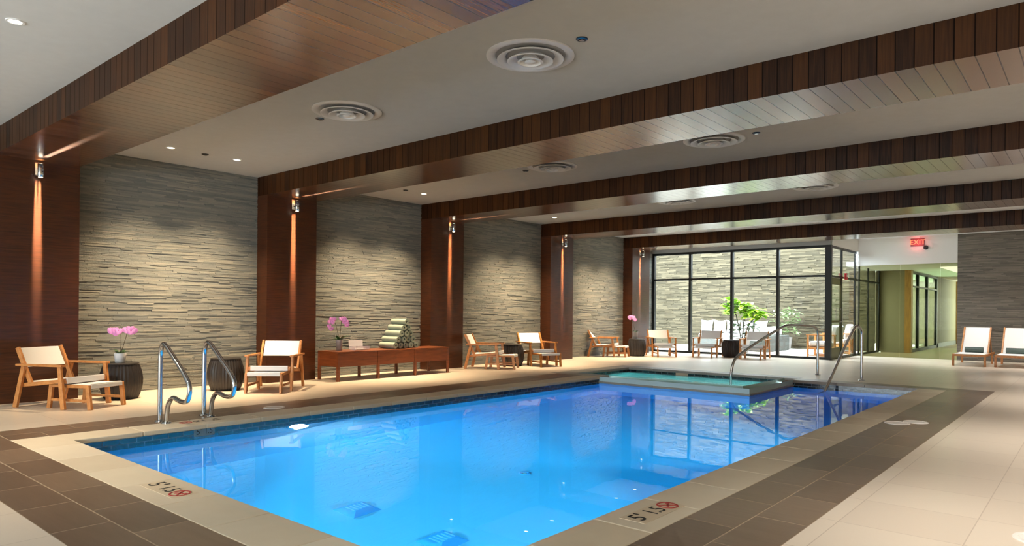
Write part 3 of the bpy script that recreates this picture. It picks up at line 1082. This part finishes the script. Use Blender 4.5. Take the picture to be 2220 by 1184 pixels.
def marker(loc, rz, lb, tilt=0.0, plate='marker', sym=True, size=0.15):
    t = empty('depth_marker', lb, 'sign', loc, rz, 'pool depth markers')
    if tilt:
        t.rotation_euler = (tilt, 0, rz)
    sc_ = size / 0.15
    tx = text_mesh("5'", 0.16 * sc_, 0.0006).xform(Matrix.Translation((-0.165 * sc_, 0, 0.003)))
    MB().box(-0.25 * sc_, 0.25 * sc_ if sym else 0.13 * sc_, -0.085 * sc_, 0.085 * sc_, -0.002, 0.0015).build('plate', plate, t)
    tx.build('numerals', 'ink', t)
    text_mesh('1.5', 0.15 * sc_, 0.0006).xform(Matrix.Translation((0.015 * sc_, 0, 0.003)) @ Matrix.Diagonal((0.85, 1, 1, 1))).build('numerals', 'ink', t)
    if sym:
        s = MB().lathe([(0.056, 0.0), (0.056, 0.002), (0.068, 0.002), (0.068, 0.0)], 32)
        s.bar((-0.042, 0.042, 0.001), (0.042, -0.042, 0.001), 0.012, 0.002, side=(1, 1, 0))
        s.bar((-0.03, -0.02, 0.001), (0.025, 0.012, 0.001), 0.014, 0.002, side=(0, 1, 0))
        s.lathe([(0.0, 0.002), (0.012, 0.002), (0.012, 0)], 12, c=(0.036, 0.02, 0))
        s.xform(Matrix.Translation((0.175 * sc_, 0, 0.002)) @ Matrix.Scale(sc_, 4)).build('no_diving_symbol', 'red_ink', t)
    return t


marker((5.59, 2.005, 0.0), 0.0, 'depth marker reading 5\' 1.5 with a red no diving ring on the near coping')
marker((8.255, 3.72, 0.0), PI / 2, 'depth marker reading 5\' 1.5 with a red no diving ring on the camera-side coping')
marker((2.99, 3.45, 0.0), -PI / 2, 'depth marker in the coping between the two grab rails', size=0.14)
mk = marker((PX0 + 0.006, 3.42, -0.075), 0, 'depth marker reading 5\' 1.5 in the dark waterline tile by the pool corner', plate='marker_blue', sym=False, size=0.085)
mk.rotation_euler = (PI / 2, 0, PI / 2)
for x, lb in ((3.7, 'pale plate in the middle of the spa\'s far waterline tiles'),):
    t = empty('waterline_plate', lb, 'tile', (x, SY1 - 0.006, -0.06))
    MB().box(-0.14, 0.14, -0.003, 0.0, -0.045, 0.04).build('plate', 'marker', t)


def smooth_path(pts, rad=0.08, seg=5):
    """round the corners of a polyline"""
    P = [Vector(p) for p in pts]
    out = [P[0]]
    for i in range(1, len(P) - 1):
        a, b, c = P[i - 1], P[i], P[i + 1]
        d1, d2 = (a - b), (c - b)
        r = min(rad, d1.length * 0.48, d2.length * 0.48)
        p, q = b + d1.normalized() * r, b + d2.normalized() * r
        for k in range(seg + 1):
            t = k / seg
            out.append(p * (1 - t) ** 2 + b * 2 * t * (1 - t) + q * t * t)
    out.append(P[-1])
    return out


def foot_ring(mb_parent, x, y, z=0.0):
    MB().lathe([(0.026, 0.018), (0.045, 0.014), (0.055, 0.0)], 20, c=(x, y, z)).build('escutcheon', 'steel', mb_parent, smooth=40)


def grab_rail(x, y, lb):
    t = empty('grab_rail', lb, 'pool rail', (x, y, 0), 0, 'stainless grab rails at the pool edge')
    path = [(0, 0, 0), (0, 0, 0.74), (0.07, 0, 0.84), (0.16, 0, 0.80), (0.58, 0, 0.53), (0.70, 0, 0.42), (0.66, 0, 0.27), (0.50, 0, 0.25), (0.30, 0, 0.29), (0.19, 0, 0.20), (0.155, 0, 0)]
    MB().tube(smooth_path(path, 0.10, 6), 0.024, 14).build('rail', 'steel', t, smooth=60)
    foot_ring(t, 0, 0)
    foot_ring(t, 0.155, 0)


grab_rail(2.715, 3.14, 'curved stainless grab rail at the pool edge nearer the leftmost chair')
grab_rail(2.615, 3.66, 'curved stainless grab rail standing in front of the second drum table')


def hand_rail(pts, r, lb):
    t = empty('hand_rail', lb, 'pool rail', pts[0], 0, 'stainless handrails at the far pool edge')
    o = Vector(pts[0])
    MB().tube(smooth_path([Vector(p) - o for p in pts], r, 6), 0.024, 12).build('rail', 'steel', t, smooth=60)
    foot_ring(t, 0, 0)


hand_rail([(6.07, 14.28, 0.0), (6.07, 14.28, 0.955), (5.66, 13.67, 0.995), (5.29, 13.12, 0.645), (5.02, 12.72, 0.35), (4.98, 12.66, 0.10), (4.98, 12.66, -0.60)], 0.16,
          'long stainless handrail descending into the spa in front of the courtyard glazing')
hand_rail([(7.01, 13.68, 0.0), (7.01, 13.68, 0.93), (6.965, 13.50, 1.02), (6.90, 13.24, 0.77), (6.717, 12.545, -0.10), (6.66, 12.33, -0.35)], 0.13,
          'steep stainless handrail descending into the pool beside the spa')

# ------------------------------------------------------------------ lounge chairs and ottomans
def make_chair():
    t = empty('lounge_chair', '', 'chair')
    for s in (-1, 1):
        y = 0.325 * s
        MB().bar((-0.36, y, 0.0), (-0.235, y, 0.50), 0.034, 0.058, w1=0.034, h1=0.05).build('leg', 'teak', t, bevel=0.004)
        MB().bar((0.355, y, 0.0), (0.295, y, 0.50), 0.034, 0.058, w1=0.034, h1=0.05).build('leg', 'teak', t, bevel=0.004)
        MB().bar((-0.335, y, 0.513), (0.345, y, 0.513), 0.060, 0.026).build('armrest', 'teak', t, bevel=0.005)
        MB().bar((-0.165, 0.287 * s, 0.285), (-0.375, 0.287 * s, 0.715), 0.032, 0.05).build('back_post', 'teak', t, bevel=0.004)
        MB().bar((-0.275, 0.287 * s, 0.270), (0.335, 0.287 * s, 0.335), 0.032, 0.045).build('seat_rail', 'teak', t, bevel=0.004)
    MB().bar((0.325, -0.30, 0.320), (0.325, 0.30, 0.320), 0.03, 0.04, side=(1, 0, 0)).build('stretcher', 'teak', t, bevel=0.003)
    MB().bar((-0.265, -0.30, 0.262), (-0.265, 0.30, 0.262), 0.03, 0.04, side=(1, 0, 0)).build('stretcher', 'teak', t, bevel=0.003)
    rows = []
    for i in range(9):
        u = i / 8
        x = -0.24 + 0.585 * u
        z = 0.300 + 0.062 * u - 0.022 * math.sin(PI * u)
        rows.append([(x, -0.268 + 0.536 * j / 6, z) for j in range(7)])
    sm = MB().sheet(rows, 0.012)
    sm.box(0.333, 0.347, -0.268, 0.268, 0.300, 0.362)
    sm.build('seat_sling', 'sling', t, smooth=40)
    rows = []
    for i in range(7):
        u = i / 6
        p = Vector((-0.263, 0, 0.485)).lerp(Vector((-0.373, 0, 0.710)), u)
        rows.append([(p.x - 0.02 * math.sin(PI * j / 8), -0.262 + 0.524 * j / 8, p.z) for j in range(9)])
    MB().sheet(rows, 0.012).build('back_sling', 'sling', t, smooth=40)
    return t


def make_ottoman():
    t = empty('ottoman', '', 'footstool')
    for sx in (-1, 1):
        for sy in (-1, 1):
            MB().bar((0.30 * sx, 0.245 * sy, 0.0), (0.265 * sx, 0.245 * sy, 0.27), 0.034, 0.052).build('leg', 'teak', t, bevel=0.004)
    for sy in (-1, 1):
        MB().bar((-0.29, 0.245 * sy, 0.272), (0.29, 0.245 * sy, 0.272), 0.036, 0.035).build('side_rail', 'teak', t, bevel=0.004)
        MB().bar((-0.27, 0.245 * sy, 0.105), (0.27, 0.245 * sy, 0.105), 0.022, 0.03).build('stretcher', 'teak', t, bevel=0.003)
    for sx in (-1, 1):
        MB().bar((0.275 * sx, -0.24, 0.262), (0.275 * sx, 0.24, 0.262), 0.028, 0.034, side=(1, 0, 0)).build('cross_rail', 'teak', t, bevel=0.003)
    rows = []
    for i in range(9):
        u = i / 8
        rows.append([(-0.285 + 0.57 * u, -0.228 + 0.456 * j / 6, 0.290 - 0.016 * math.sin(PI * u)) for j in range(7)])
    sm = MB().sheet(rows, 0.012)
    sm.box(0.283, 0.297, -0.228, 0.228, 0.248, 0.290).box(-0.297, -0.283, -0.228, 0.228, 0.248, 0.290)
    sm.build('sling', 'sling', t, smooth=40)
    return t


CH = [  # chair x, y, facing; ottoman x, y, facing; labels
    (0.60, 2.87, 26, 0.93, 3.025, 26, 'teak chair with white sling before the leftmost wood column',
     'teak footstool with white sling tucked against the leftmost chair'),
    (0.80, 5.62, -46, 1.029, 5.383, -46, 'teak chair with white sling facing the camera, left of the wooden console',
     'teak footstool under the chair left of the wooden console'),
    (0.42, 10.72, 30, 0.73, 10.91, 31, 'teak chair seen side-on, just right of the console\'s end, one arm toward the camera',
     'teak footstool overlapping the small dark drum in the third stone bay'),
    (0.62, 12.20, -22, 0.954, 12.065, -22, 'teak chair right of the drum table in the third stone bay',
     'teak footstool in front of the bluish wood column'),
    (0.02, 15.93, 20, 0.34, 16.04, 20, 'teak chair seen side-on against the last stone bay, left of the orchid drum',
     'teak footstool left of the far orchid drum table'),
    (1.02, 17.28, -47, 1.25, 17.03, -47, 'teak chair at the courtyard glazing\'s left end, beside the orchid drum',
     'teak footstool before the chair at the glazing\'s left end'),
    (2.05, 18.05, -79, 2.12, 17.72, -79, 'grey-backed teak chair before the glazing, left of the dark drum under the plant',
     'teak footstool left of the dark drum before the glazing'),
    (3.27, 18.30, -79, 3.34, 17.97, -79, 'grey-backed teak chair before the glazing, right of the dark drum under the plant',
     'teak footstool right of the dark drum before the glazing'),
]
ch0, ot0 = make_chair(), make_ottoman()
for k, (x, y, a, ox, oy, oa, l1, l2) in enumerate(CH):
    if k == 0:
        for o, px, py, pa, lb, g in ((ch0, x, y, a, l1, 'teak sling lounge chairs'), (ot0, ox, oy, oa, l2, 'teak sling footstools')):
            o.location, o.rotation_euler = (px, py, 0), (0, 0, R(pa))
            o['label'], o['group'] = lb, g
    else:
        dup(ch0, (x, y, 0), R(a), l1)
        dup(ot0, (ox, oy, 0), R(oa), l2)


# drum side tables
def make_drum():
    t = empty('drum_table', '', 'side table')
    prof = [(0.0, 0.0), (0.195, 0.0), (0.205, 0.012), (0.225, 0.06), (0.247, 0.13), (0.257, 0.20), (0.258, 0.26), (0.248, 0.34), (0.228, 0.41), (0.208, 0.455), (0.200, 0.462)]
    MB().lathe(prof, 72, rib=-0.035).build('body', 'drum', t, smooth=20)
    MB().lathe([(0.208, 0.455), (0.214, 0.462), (0.210, 0.472), (0.198, 0.475), (0.0, 0.475)], 48).build('top', 'drum', t, smooth=40)
    return t


DR = [(0.40, 3.60, 'dark ribbed drum table carrying a pink orchid, beside the leftmost chair'),
      (0.42, 5.03, 'dark ribbed drum table behind the second grab rail, nothing on it'),
      (0.38, 11.66, 'dark ribbed drum table between two chairs in the third stone bay'),
      (0.57, 16.73, 'dark ribbed drum table carrying the far pink orchid'),
      (2.62, 18.28, 'dark drum table before the courtyard glazing, under the lime green plant')]
d0 = make_drum()
for k, (x, y, lb) in enumerate(DR):
    if k == 0:
        d0.location = (x, y, 0)
        d0['label'], d0['group'] = lb, 'dark drum side tables'
    else:
        dup(d0, (x, y, 0), 0.3 * k, lb)


# orchids
def leaf_rows(p0, dirv, L, w, droop, n=6, up=(0, 0, 1)):
    d = Vector(dirv).normalized()
    u = Vector(up)
    s = d.cross(u).normalized()
    rows = []
    for i in range(n + 1):
        t = i / n
        ww = w * (0.35 + 0.65 * math.sin(PI * min(1, 0.15 + 0.85 * t) * 0.98)) * (1 - t ** 4 * 0.85)
        c = Vector(p0) + d * L * t + Vector((0, 0, -droop * t * t))
        rows.append([c - s * ww / 2 + Vector((0, 0, 0.12 * ww)), c, c + s * ww / 2 + Vector((0, 0, 0.12 * ww))])
    return rows


def flower(parent, p, face, size, r):
    """five petals and a lip, facing FACE"""
    z = Vector(face).normalized()
    x = z.cross(Vector((0, 0, 1))).normalized()
    y = x.cross(z) * -1
    mt = Matrix((x, y, z)).transposed().to_4x4()
    mt.translation = p
    mb = MB()
    for k, (ang, L, w) in enumerate(((90, 1.0, 0.62), (200, 0.95, 0.55), (-20, 0.95, 0.55), (150, 1.05, 0.95), (30, 1.05, 0.95))):
        a = R(ang + r.uniform(-6, 6))
        d = Vector((math.cos(a), math.sin(a), 0))
        s = Vector((-d.y, d.x, 0))
        rows = []
        for i in range(5):
            t = i / 4
            ww = size * 0.5 * w * math.sin(PI * (0.12 + 0.80 * t))
            c = d * size * 0.5 * L * t + Vector((0, 0, 0.10 * size * t * (1 - t) * 4 - 0.05 * size * t + 0.002 * k))
            rows.append([c - s * ww + Vector((0, 0, -0.03 * size)), c, c + s * ww + Vector((0, 0, -0.03 * size))])
        mb.sheet(rows, 0.0015)
    mb.xform(mt)
    f = mb.build('flower', 'petal', parent, smooth=60)
    lb = MB().lathe([(0.0, 0.16 * size), (0.06 * size, 0.12 * size), (0.10 * size, 0.04 * size), (0.04 * size, 0.0), (0.0, 0.0)], 10).xform(mt)
    lb.build('lip', 'lip', f, smooth=60)


def orchid(name, lb, loc, pot, stems, fsize, seed, leaf_n=5, leaf_l=0.17, view=(0.75, -0.6, 0.1)):
    r = random.Random(seed)
    t = empty(name, lb, 'potted plant', loc, 0, 'pink potted orchids')
    h, r0, r1, mat = pot
    MB().lathe([(0.0, 0.0), (r0, 0.0), (r0 + 0.003, 0.004), (r1, h - 0.006), (r1, h), (r1 - 0.008, h), (r1 - 0.010, h - 0.02), (0.0, h - 0.02)], 32).build('pot', mat, t, smooth=40)
    lv = MB()
    for k in range(leaf_n):
        a = 2 * PI * k / leaf_n + r.uniform(-0.3, 0.3)
        el = r.uniform(0.5, 1.3)
        lv.sheet(leaf_rows((0.01 * math.cos(a), 0.01 * math.sin(a), h - 0.02), (math.cos(a), math.sin(a), el), leaf_l * r.uniform(0.8, 1.1), 0.05, 0.06), 0.003)
    lv.build('leaves', 'leaf_dark', t, smooth=60)
    for pts, fl_at in stems:
        path = [Vector((0, 0, h - 0.03))] + [Vector(p) for p in pts]
        MB().tube(smooth_path(path, 0.08, 5), 0.004, 8).build('stem', 'stem', t, smooth=60)
        for p in fl_at:
            v = Vector(view) + Vector((r.uniform(-0.35, 0.35), r.uniform(-0.35, 0.35), r.uniform(-0.25, 0.2)))
            flower(t, Vector(p), v, fsize * r.uniform(0.9, 1.1), r)
    return t


# image right is (0.76, 0.65) on the floor: the stems of the first orchid lean that way
ux, uy = 0.76, 0.65


def side(s, z, d=0.0):
    return (ux * s + uy * d, uy * s - ux * d, z)


orchid('orchid', 'pink orchid in a white pot on the drum table beside the leftmost chair', (0.36, 3.60, 0.475), (0.125, 0.060, 0.072, 'pot_white'),
       [([side(0.01, 0.25), side(0.005, 0.40), side(-0.03, 0.445), side(-0.09, 0.44)],
         [side(-0.005, 0.425, 0.03), side(-0.055, 0.435, 0.02), side(-0.095, 0.43, 0.03), side(-0.045, 0.405, 0.03)]),
        ([side(0.05, 0.26), side(0.10, 0.42), side(0.15, 0.455), side(0.19, 0.44)],
         [side(0.10, 0.44, 0.03), side(0.145, 0.455, 0.02), side(0.195, 0.435, 0.03), side(0.165, 0.425, 0.04)])],
       0.095, 3)
orchid('orchid', 'pink orchid in a tall grey vase on the wooden console', (0.33, 7.10, 0.50), (0.19, 0.046, 0.056, 'pot_grey'),
       [([side(-0.03, 0.32), side(-0.07, 0.48), side(-0.12, 0.54), side(-0.17, 0.50)],
         [side(-0.09, 0.55, 0.02), side(-0.13, 0.545, 0.02), side(-0.165, 0.50, 0.02), side(-0.17, 0.43, 0.02), side(-0.135, 0.385, 0.03), side(-0.11, 0.50, 0.03)]),
        ([side(0.02, 0.34), side(0.03, 0.50), side(0.07, 0.56), side(0.13, 0.52)],
         [side(0.035, 0.555, 0.02), side(0.075, 0.56, 0.02), side(0.105, 0.54, 0.03), side(0.125, 0.50, 0.02), side(0.135, 0.45, 0.03), side(0.09, 0.50, 0.03)])],
       0.076, 5, leaf_n=7, leaf_l=0.20)
orchid('orchid', 'far pink orchid in a grey pot on the drum table by the last wood column', (0.53, 16.73, 0.475), (0.20, 0.055, 0.075, 'pot_grey'),
       [([side(-0.04, 0.34), side(-0.10, 0.52), side(-0.13, 0.58), side(-0.20, 0.60)],
         [side(-0.19, 0.60, 0.02), side(-0.14, 0.62, 0.02), side(-0.10, 0.59, 0.02), side(-0.05, 0.56, 0.03), side(-0.02, 0.53, 0.03), side(-0.16, 0.57, 0.03), side(-0.07, 0.60, 0.02)])],
       0.10, 8, leaf_n=6, leaf_l=0.17)

# ------------------------------------------------------------------ console with towels
CX0, CX1, CY0, CY1, CT = 0.08, 0.66, 6.84, 9.42, 0.50
cn = empty('console', 'long low cherry wood console against the second stone bay', 'console', (0, 0, 0))
MB().box(CX0, CX1, CY0, CY1, CT - 0.022, CT).build('top', 'console', cn, bevel=0.003)
CL = (CY1 - CY0) / 3
for k in range(3):
    MB().box(CX1 - 0.03, CX1 - 0.008, CY0 + CL * k + 0.028, CY0 + CL * (k + 1) - 0.028, 0.245, CT - 0.024).build('front_panel', 'console', cn, bevel=0.002)
for y in (CY0 + 0.004, CY1 - 0.024):
    MB().box(CX0 + 0.03, CX1 - 0.03, y, y + 0.02, 0.245, CT - 0.022).build('side_panel', 'console', cn)
MB().box(CX0 + 0.004, CX0 + 0.02, CY0 + 0.02, CY1 - 0.02, 0.245, CT - 0.022).build('back_panel', 'console', cn)
MB().box(CX0 + 0.02, CX1 - 0.03, CY0 + 0.02, CY1 - 0.02, 0.245, 0.26).build('bottom_panel', 'console', cn)
for k in range(4):
    yy = CY0 + CL * k + (0.022 if k == 0 else -0.022 if k == 3 else 0)
    for x in (CX0 + 0.022, CX1 - 0.022):
        MB().box(x - 0.022, x + 0.022, yy - 0.022, yy + 0.022, 0.0, CT - 0.022).build('leg', 'console', cn, bevel=0.003)

ab = empty('acrylic_tray', 'clear acrylic tray on the console, between the orchid and the towels', 'tray', (0.36, 7.50, CT + 0.003))
prof = [(0.10, 0.07), (0.10, 0.02), (0.08, 0.004), (-0.06, 0.004), (-0.09, 0.03), (-0.11, 0.17)]
rows = [[(a, -0.15, z), (a, 0.15, z)] for a, z in [(p.x, p.z) for p in smooth_path([(x, 0, z) for x, z in prof], 0.03, 4)]]
MB().sheet(rows, 0.006).build('tray', 'acrylic', ab, smooth=50)
for s in (-1, 1):
    MB().box(-0.09, 0.09, s * 0.15 - 0.003, s * 0.15 + 0.003, 0.004, 0.06).build('side', 'acrylic', ab)
MB().box(-0.06, 0.07, -0.12, 0.12, 0.0045, 0.018).build('paper', 'white', ab)


def make_towel():
    L = 0.42
    rows = []
    n, turns = 60, 2.6
    for i in range(n + 1):
        t = i / n
        a = turns * 2 * PI * t
        r = 0.010 + (0.0475 - 0.010) * t
        rows.append([(-L / 2 + L * j / 6, r * math.cos(a), r * math.sin(a)) for j in range(7)])
    mb = MB().sheet(rows, 0.013)
    return mb.build('towel', 'towel', None, smooth=50)


D = 0.124
tw0 = make_towel()
tag(tw0, '', 'towel', 'sage rolled towels stacked on the console')
first = True
ROWN = ['bottom row', 'second row', 'third row', 'fourth row']
POSN = {5: ['nearest the tray', 'second from the tray', 'in the middle', 'second from the far end', 'at the far end'],
        4: ['nearest the tray', 'second from the tray', 'second from the far end', 'at the far end'],
        3: ['nearest the tray', 'in the middle', 'at the far end'], 2: ['nearest the tray', 'at the far end']}
for lvl in range(5):
    n = 5 - lvl
    for k in range(n):
        y = 8.08 + D / 2 + D * (k + lvl / 2) + 0.02
        z = CT + D * 0.5 + lvl * D * 0.875 + 0.001
        lb = 'rolled sage towel on top of the pyramid on the console' if lvl == 4 else 'rolled sage towel in the %s of the pyramid, %s' % (ROWN[lvl], POSN[n][k])
        if first:
            o, first = tw0, False
        else:
            o = tw0.copy()
            COL.objects.link(o)
        o.location = (0.36 + rnd.uniform(-0.02, 0.02), y, z)
        o.rotation_euler = (rnd.uniform(0, 6.28), 0, rnd.uniform(-0.03, 0.03))
        o['label'] = lb


# ------------------------------------------------------------------ sun loungers by the end wall
def make_lounger():
    t = empty('sun_lounger', '', 'sun lounger')
    # local: head towards +y, foot end at y = 0
    for sx in (-1, 1):
        x = 0.315 * sx
        MB().bar((x, 0.0, 0.255), (x, 1.90, 0.255), 0.036, 0.05, side=(1, 0, 0)).build('side_rail', 'teak', t, bevel=0.004)
        for y in (0.03, 1.45):
            MB().bar((x, y, 0.0), (x, y, 0.235), 0.045, 0.055, side=(1, 0, 0)).build('leg', 'teak', t, bevel=0.004)
        MB().bar((0.275 * sx, 0.98, 0.275), (0.275 * sx, 1.58, 0.895), 0.034, 0.045, side=(1, 0, 0)).build('back_rail', 'teak', t, bevel=0.004)
        MB().bar((0.275 * sx, 1.44, 0.72), (0.275 * sx, 1.70, 0.27), 0.022, 0.03, side=(1, 0, 0)).build('back_prop', 'teak', t)
    MB().bar((-0.31, 0.02, 0.255), (0.31, 0.02, 0.255), 0.03, 0.05, side=(0, 1, 0)).build('foot_rail', 'teak', t, bevel=0.004)
    MB().sheet([[(-0.295 + 0.59 * j / 4, 0.01 + 0.97 * i / 5, 0.288) for j in range(5)] for i in range(6)][::1], 0.012).build('bed_sling', 'sling', t)
    rows = []
    for i in range(7):
        u = i / 6
        p = Vector((0, 0.975, 0.295)).lerp(Vector((0, 1.575, 0.90)), u)
        rows.append([(-0.255 + 0.51 * j / 6, p.y + 0.02 * math.sin(PI * j / 6), p.z) for j in range(7)])
    MB().sheet(rows, 0.012).build('back_sling', 'sling', t, smooth=40)
    return t


LG = [(7.96, 19.38, 'teak sun lounger with white sling beside the corridor opening', 'slate rolled towel on the lounger beside the corridor opening'),
      (8.78, 19.52, 'teak sun lounger with white sling cut off by the picture\'s edge', 'slate rolled towel on the lounger cut off by the picture\'s edge')]
lg0 = make_lounger()


def make_bolster():
    rows = []
    n, turns = 48, 2.2
    for i in range(n + 1):
        t = i / n
        a = turns * 2 * PI * t
        r = 0.014 + 0.046 * t
        rows.append([(-0.19 + 0.38 * j / 6, r * math.cos(a), r * math.sin(a)) for j in range(7)])
    return MB().sheet(rows, 0.014).build('towel', 'towel_dark', None, smooth=50)


bo0 = make_bolster()
for k, (x, y, lb, lt) in enumerate(LG):
    if k == 0:
        lg, bo = lg0, tag(bo0, lt, 'towel', 'slate rolled towels on the loungers')
        lg.location, lg['label'], lg['group'] = (x, y, 0), lb, 'teak sun loungers by the end wall'
    else:
        lg = dup(lg0, (x, y, 0), 0, lb)
        bo = bo0.copy()
        COL.objects.link(bo)
        bo['label'] = lt
    bo.location = (x, y + 0.90, 0.355)

# ------------------------------------------------------------------ courtyard furniture and plants
sf = empty('sectional_sofa', 'grey wicker corner sofa with white cushions in the courtyard', 'sofa', (0, 0, 0))
MB().box(-1.0, 1.75, 23.35, 24.30, 0.0, 0.32).box(1.65, 2.30, 21.5, 23.35, 0.0, 0.32).build('base', 'wicker', sf, bevel=0.02)
MB().box(2.30, 2.47, 21.4, 23.4, 0.0, 0.50).box(-1.0, 1.75, 24.2, 24.36, 0.0, 0.56).build('backrest', 'wicker', sf, bevel=0.02)
for x in (-0.75, 0.05, 0.85):
    MB().box(x, x + 0.78, 23.36, 24.18, 0.325, 0.48).build('seat_cushion', 'cushion', sf, bevel=0.05)
for y in (21.52, 22.42):
    MB().box(1.64, 2.27, y, y + 0.88, 0.325, 0.48).build('seat_cushion', 'cushion', sf, bevel=0.05)
    MB().box(2.09, 2.29, y + 0.01, y + 0.86, 0.485, 0.78).build('back_cushion', 'cushion', sf, bevel=0.06)


def pillow():
    rows = []
    n = 12
    mb = MB()
    for sgn in (1, -1):
        rows = []
        for i in range(n + 1):
            u = -1 + 2 * i / n
            row = []
            for j in range(n + 1):
                v = -1 + 2 * j / n
                k = (1 - 0.14 * (1 - v * v) * abs(u) ** 3 * 1.0)
                kz = (1 - 0.14 * (1 - u * u) * abs(v) ** 3)
                th = 0.085 * ((1 - u ** 4) * (1 - v ** 4)) ** 0.5
                row.append((0.24 * u * k, sgn * th, 0.24 * v * kz))
            rows.append(row if sgn > 0 else row[::-1])
        mb.sheet(rows)
    return mb.build('pillow', 'cushion', None, smooth=60)


pi0 = pillow()
PIX = [-0.72, -0.22, 0.28, 0.78, 1.28]
PN = ['at the sofa\'s left end', 'second from its left end', 'in the middle of the row', 'second from the shrub', 'nearest the shrub']
for k, x in enumerate(PIX):
    o = pi0 if k == 0 else pi0.copy()
    if k:
        COL.objects.link(o)
    tag(o, 'white throw pillow on the courtyard sofa, ' + PN[k], 'pillow', 'white pillows on the courtyard sofa')
    o.location = (x, 24.02, 0.725)
    o.rotation_euler = (R(-12), 0, R(rnd.uniform(-8, 8)))


def make_armchair():
    t = empty('outdoor_armchair', '', 'armchair')
    # local: faces -x
    for sx in (-0.36, 0.36):
        for sy in (-0.33, 0.33):
            MB().box(sx - 0.025, sx + 0.025, sy - 0.025, sy + 0.025, 0.0, 0.60).build('leg', 'teak', t, bevel=0.004)
    for sy in (-0.33, 0.33):
        MB().box(-0.40, 0.40, sy - 0.035, sy + 0.035, 0.60, 0.63).build('armrest', 'teak', t, bevel=0.004)
        MB().box(-0.36, 0.36, sy - 0.018, sy + 0.018, 0.22, 0.28).build('side_rail', 'teak', t)
        MB().box(-0.36, 0.36, sy - 0.018, sy + 0.018, 0.03, 0.06).build('stretcher', 'teak', t)
    MB().box(-0.37, -0.34, -0.31, 0.31, 0.22, 0.28).box(0.34, 0.37, -0.31, 0.31, 0.22, 0.28).box(-0.34, 0.34, -0.31, 0.31, 0.26, 0.28).build('seat_frame', 'teak', t)
    MB().box(-0.36, 0.22, -0.30, 0.30, 0.285, 0.43).build('seat_cushion', 'cushion', t, bevel=0.05)
    MB().box(0.17, 0.38, -0.30, 0.30, 0.43, 0.90).xform(Matrix.Translation((0.3, 0, 0.43)) @ Matrix.Rotation(R(10), 4, 'Y') @ Matrix.Translation((-0.3, 0, -0.43))).build('back_cushion', 'cushion', t, bevel=0.06)
    return t


ac = make_armchair()
ac.location, ac.rotation_euler = (4.38, 20.62, 0), (0, 0, R(0))
ac['label'], ac['group'] = 'wooden armchair with white cushions in the courtyard, behind the spa handrail', 'courtyard armchairs'
dup(ac, (4.20, 22.6, 0), R(8), 'wooden armchair with white cushions deeper in the courtyard, seen through the door')

lt = empty('low_table', 'low white table in the courtyard before the corner sofa', 'table', (0.9, 22.5, 0))
MB().box(-0.45, 0.45, -0.35, 0.35, 0.32, 0.36).build('table_top', 'white', lt, bevel=0.005)
for sx in (-0.4, 0.4):
    for sy in (-0.3, 0.3):
        MB().box(sx - 0.025, sx + 0.025, sy - 0.025, sy + 0.025, 0.0, 0.32).build('leg', 'white', lt)


def blades(mb, r, n, centre, spread, L, w, el=(-0.2, 0.9), droop=0.3):
    for _ in range(n):
        a = r.uniform(0, 2 * PI)
        p = Vector(centre) + Vector((r.uniform(-1, 1) * spread[0], r.uniform(-1, 1) * spread[1], r.uniform(-1, 1) * spread[2]))
        l = L * r.uniform(0.7, 1.2)
        mb.sheet(leaf_rows(p, (math.cos(a), math.sin(a), r.uniform(*el)), l, w * r.uniform(0.8, 1.2), droop * l), 0.002)


r = random.Random(21)
pt = empty('potted_plant', 'tall potted plant with a lime green crown and dark lower leaves, behind the glazing', 'plant', (1.95, 20.7, 0))
MB().lathe([(0.0, 0.0), (0.17, 0.0), (0.24, 0.40), (0.24, 0.44), (0.215, 0.44), (0.21, 0.38), (0.0, 0.38)], 32).build('pot', 'pot_grey', pt, smooth=40)
tk = MB()
STEMS = [((-0.30, 0.05, 1.45), 0.018), ((0.10, 0.0, 1.35), 0.020), ((0.45, -0.05, 1.15), 0.016)]
for tip, rr in STEMS:
    tk.tube(smooth_path([(tip[0] * 0.1, 0, 0.36), (tip[0] * 0.35, 0, 0.8), tip], 0.2, 5), rr, 8)
tk.build('trunk', 'stem', pt, smooth=60)
lm = MB()
blades(lm, r, 60, (-0.40, 0.0, 1.40), (0.13, 0.14, 0.26), 0.26, 0.17, el=(-0.1, 0.9))
blades(lm, r, 60, (0.02, 0.0, 1.38), (0.24, 0.18, 0.15), 0.26, 0.17, el=(-0.2, 0.5))
blades(lm, r, 60, (0.42, -0.05, 1.20), (0.26, 0.16, 0.13), 0.26, 0.17, el=(-0.3, 0.4))
lm.build('crown', 'leaf_lime', pt, smooth=60)
dk = MB()
blades(dk, r, 60, (0.05, 0.0, 0.86), (0.42, 0.20, 0.14), 0.20, 0.10, el=(-0.4, 0.6))
blades(dk, r, 18, (0.0, 0.0, 0.55), (0.24, 0.18, 0.12), 0.20, 0.09, el=(-0.2, 0.9))
dk.build('lower_leaves', 'leaf_dark', pt, smooth=60)
sh = empty('shrub', 'grey green leafy shrub in the corner behind the sofa\'s wicker back', 'plant', (2.15, 23.85, 0))
MB().lathe([(0.0, 0.0), (0.20, 0.0), (0.26, 0.42), (0.23, 0.42), (0.0, 0.38)], 28).build('pot', 'pot_grey', sh, smooth=40)
sm_ = MB()
blades(sm_, r, 150, (0.1, 0.0, 0.95), (0.40, 0.26, 0.42), 0.24, 0.07, el=(-0.2, 1.0))
sm_.build('foliage', 'leaf_grey', sh, smooth=60)
